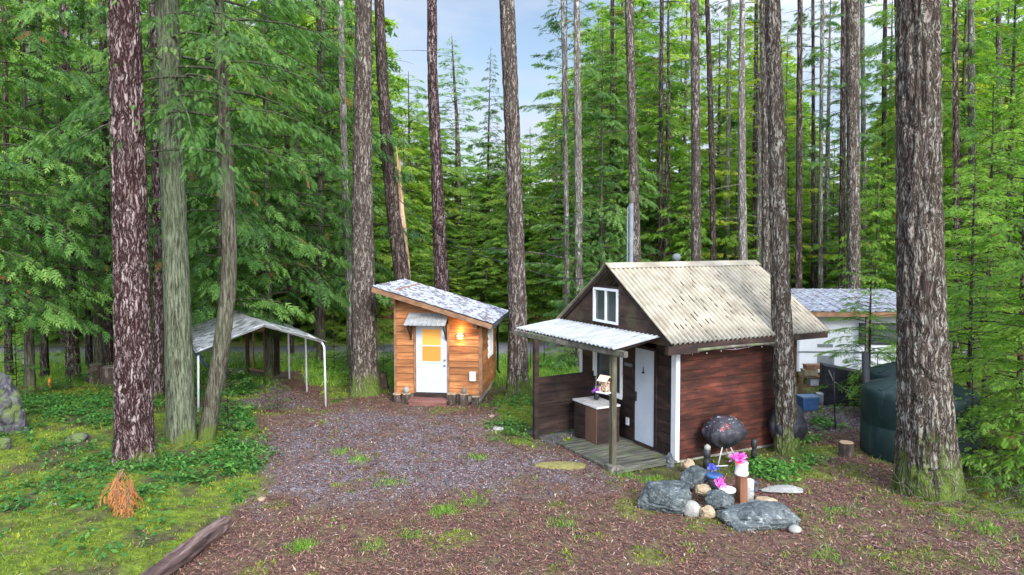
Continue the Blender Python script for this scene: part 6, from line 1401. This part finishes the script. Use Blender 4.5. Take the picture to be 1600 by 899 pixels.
# leafy undergrowth
def undergrowth(X, Y, sz, name, mat_, lab, nl=16, tint0=.45):
    n = len(X); Z = height(X, Y); T = []; C = []; pt = rng.normal(0, .14, n)
    for j in range(nl):
        a = rng.uniform(0, 6.28, n); el = rng.uniform(-.1, 1.2, n); r = sz * rng.uniform(.25, 1.0, n); dx, dy, dz = np.cos(a) * np.cos(el), np.sin(a) * np.cos(el), np.sin(el)
        cx_, cy_, cz = X + dx * r, Y + dy * r, Z + dz * r * .9 + .02; l_ = rng.uniform(.035, .085, n) * (sz / .3) ** .3; s1 = np.stack([-np.sin(a), np.cos(a), rng.normal(0, .3, n)], -1) * (l_ * .38)[:, None]
        D = np.stack([dx, dy, rng.uniform(-.5, .3, n)], -1) * l_[:, None]; P = np.stack([cx_, cy_, cz], -1)
        T.append(np.stack([P - D, P + s1, P + D], 1)); T.append(np.stack([P - D, P + D, P - s1], 1)); cv = np.clip(tint0 + pt + rng.normal(0, .12, n), 0, 1); C += [cv, cv]
    return tag(mk(name, tri_mesh(name, np.concatenate(T), mat_, np.concatenate(C))), lab, 'undergrowth', kind='stuff')
X, Y = scatter(11000, -14, 0, 9.5, 23, 1.0); k = in_frame(X, Y); X, Y = X[k], Y[k]; c_, g_, m_, v_ = masks(X, Y); k = (c_ < .25) & (rng.random(len(X)) < sstep(.38, .62, fbm2(X, Y, .7, 99)) * (.30 + .5 * (Y > 16))) & (X < -2.2); X, Y = X[k], Y[k]
g0 = [G(*q) for q in [(250, 715), (265, 730), (300, 725), (335, 722), (360, 735), (380, 730), (395, 725), (310, 745), (350, 700), (400, 705), (230, 735), (160, 720), (140, 700), (130, 735), (390, 700), (370, 712), (285, 750)]]
X = np.concatenate([X] + [rng.normal(q.x, .22, 10) for q in g0]); Y = np.concatenate([Y] + [rng.normal(q.y, .22, 10) for q in g0])
undergrowth(X, Y, rng.uniform(.12, .34, len(X)), 'undergrowth', M_LEAF, 'low leafy shrubs on the mossy bank')
g0 = [G(*q) for q in [(1180, 740), (1200, 735), (1245, 735), (1262, 720), (1210, 750), (1225, 742), (1280, 660), (1290, 668), (1265, 690), (1170, 735), (1190, 728)]]
X = np.concatenate([rng.normal(q.x, .16, 12) for q in g0]); Y = np.concatenate([rng.normal(q.y, .16, 12) for q in g0])
undergrowth(X, Y, rng.uniform(.12, .32, len(X)), 'undergrowth', M_LEAF, 'leafy ground plants by the corner fir', tint0=.55)
g0 = [G(*q) for q in [(790, 640), (800, 665), (820, 680), (770, 665), (845, 600), (870, 590), (890, 585), (905, 600), (815, 628), (835, 630), (870, 660), (860, 640)]]
X = np.concatenate([rng.normal(q.x, .3, 14) for q in g0]); Y = np.concatenate([rng.normal(q.y, .3, 14) for q in g0]); kk = ~((Y > 14) & (np.abs(X - 1.6) < 1.5) & (Y < 18.8) & (X > .35))
undergrowth(X[kk], Y[kk], rng.uniform(.10, .26, kk.sum()), 'undergrowth', M_LEAF, 'leafy plants on the mossy mound by the porch', tint0=.6)
g0x, g0y = scatter(420, -14, 10, 21.5, 26, 1); c_, g_, m_, v_ = masks(g0x, g0y); k = (c_ < .2) & (n2(g0x, g0y, .6, 7) > .45); undergrowth(g0x[k], g0y[k], rng.uniform(.25, .7, k.sum()), 'undergrowth', M_LEAF, 'bushy growth along the near side of the road', nl=40, tint0=.55)
# bright shrubs at the right edge foreground: dry twigs
parts = []; q = np.random.default_rng(6)
for k in range(70):
    b = np.array([q.normal(.6, .8), q.normal(.3, .6), 0]); az = q.uniform(0, 6.28); ln = q.uniform(.4, 1.3); s = np.linspace(0, 1, 6)[:, None]; d_ = np.array([math.cos(az) * .8, math.sin(az) * .5, q.uniform(.3, 1.1)])
    parts.append(limb_arrays(b + s * d_ * ln + s * s * np.array([[0, 0, -.5 * ln]]) + q.normal(0, .02, (6, 3)), .009, .003, 4))
V, F = join(parts); tag(mk('brushwood', np_mesh('brushwood', V, F, M_GREYWOOD, None, True), None, G(1530, 790)), 'tangle of bare grey twigs below the right hemlocks', 'brushwood', kind='stuff')
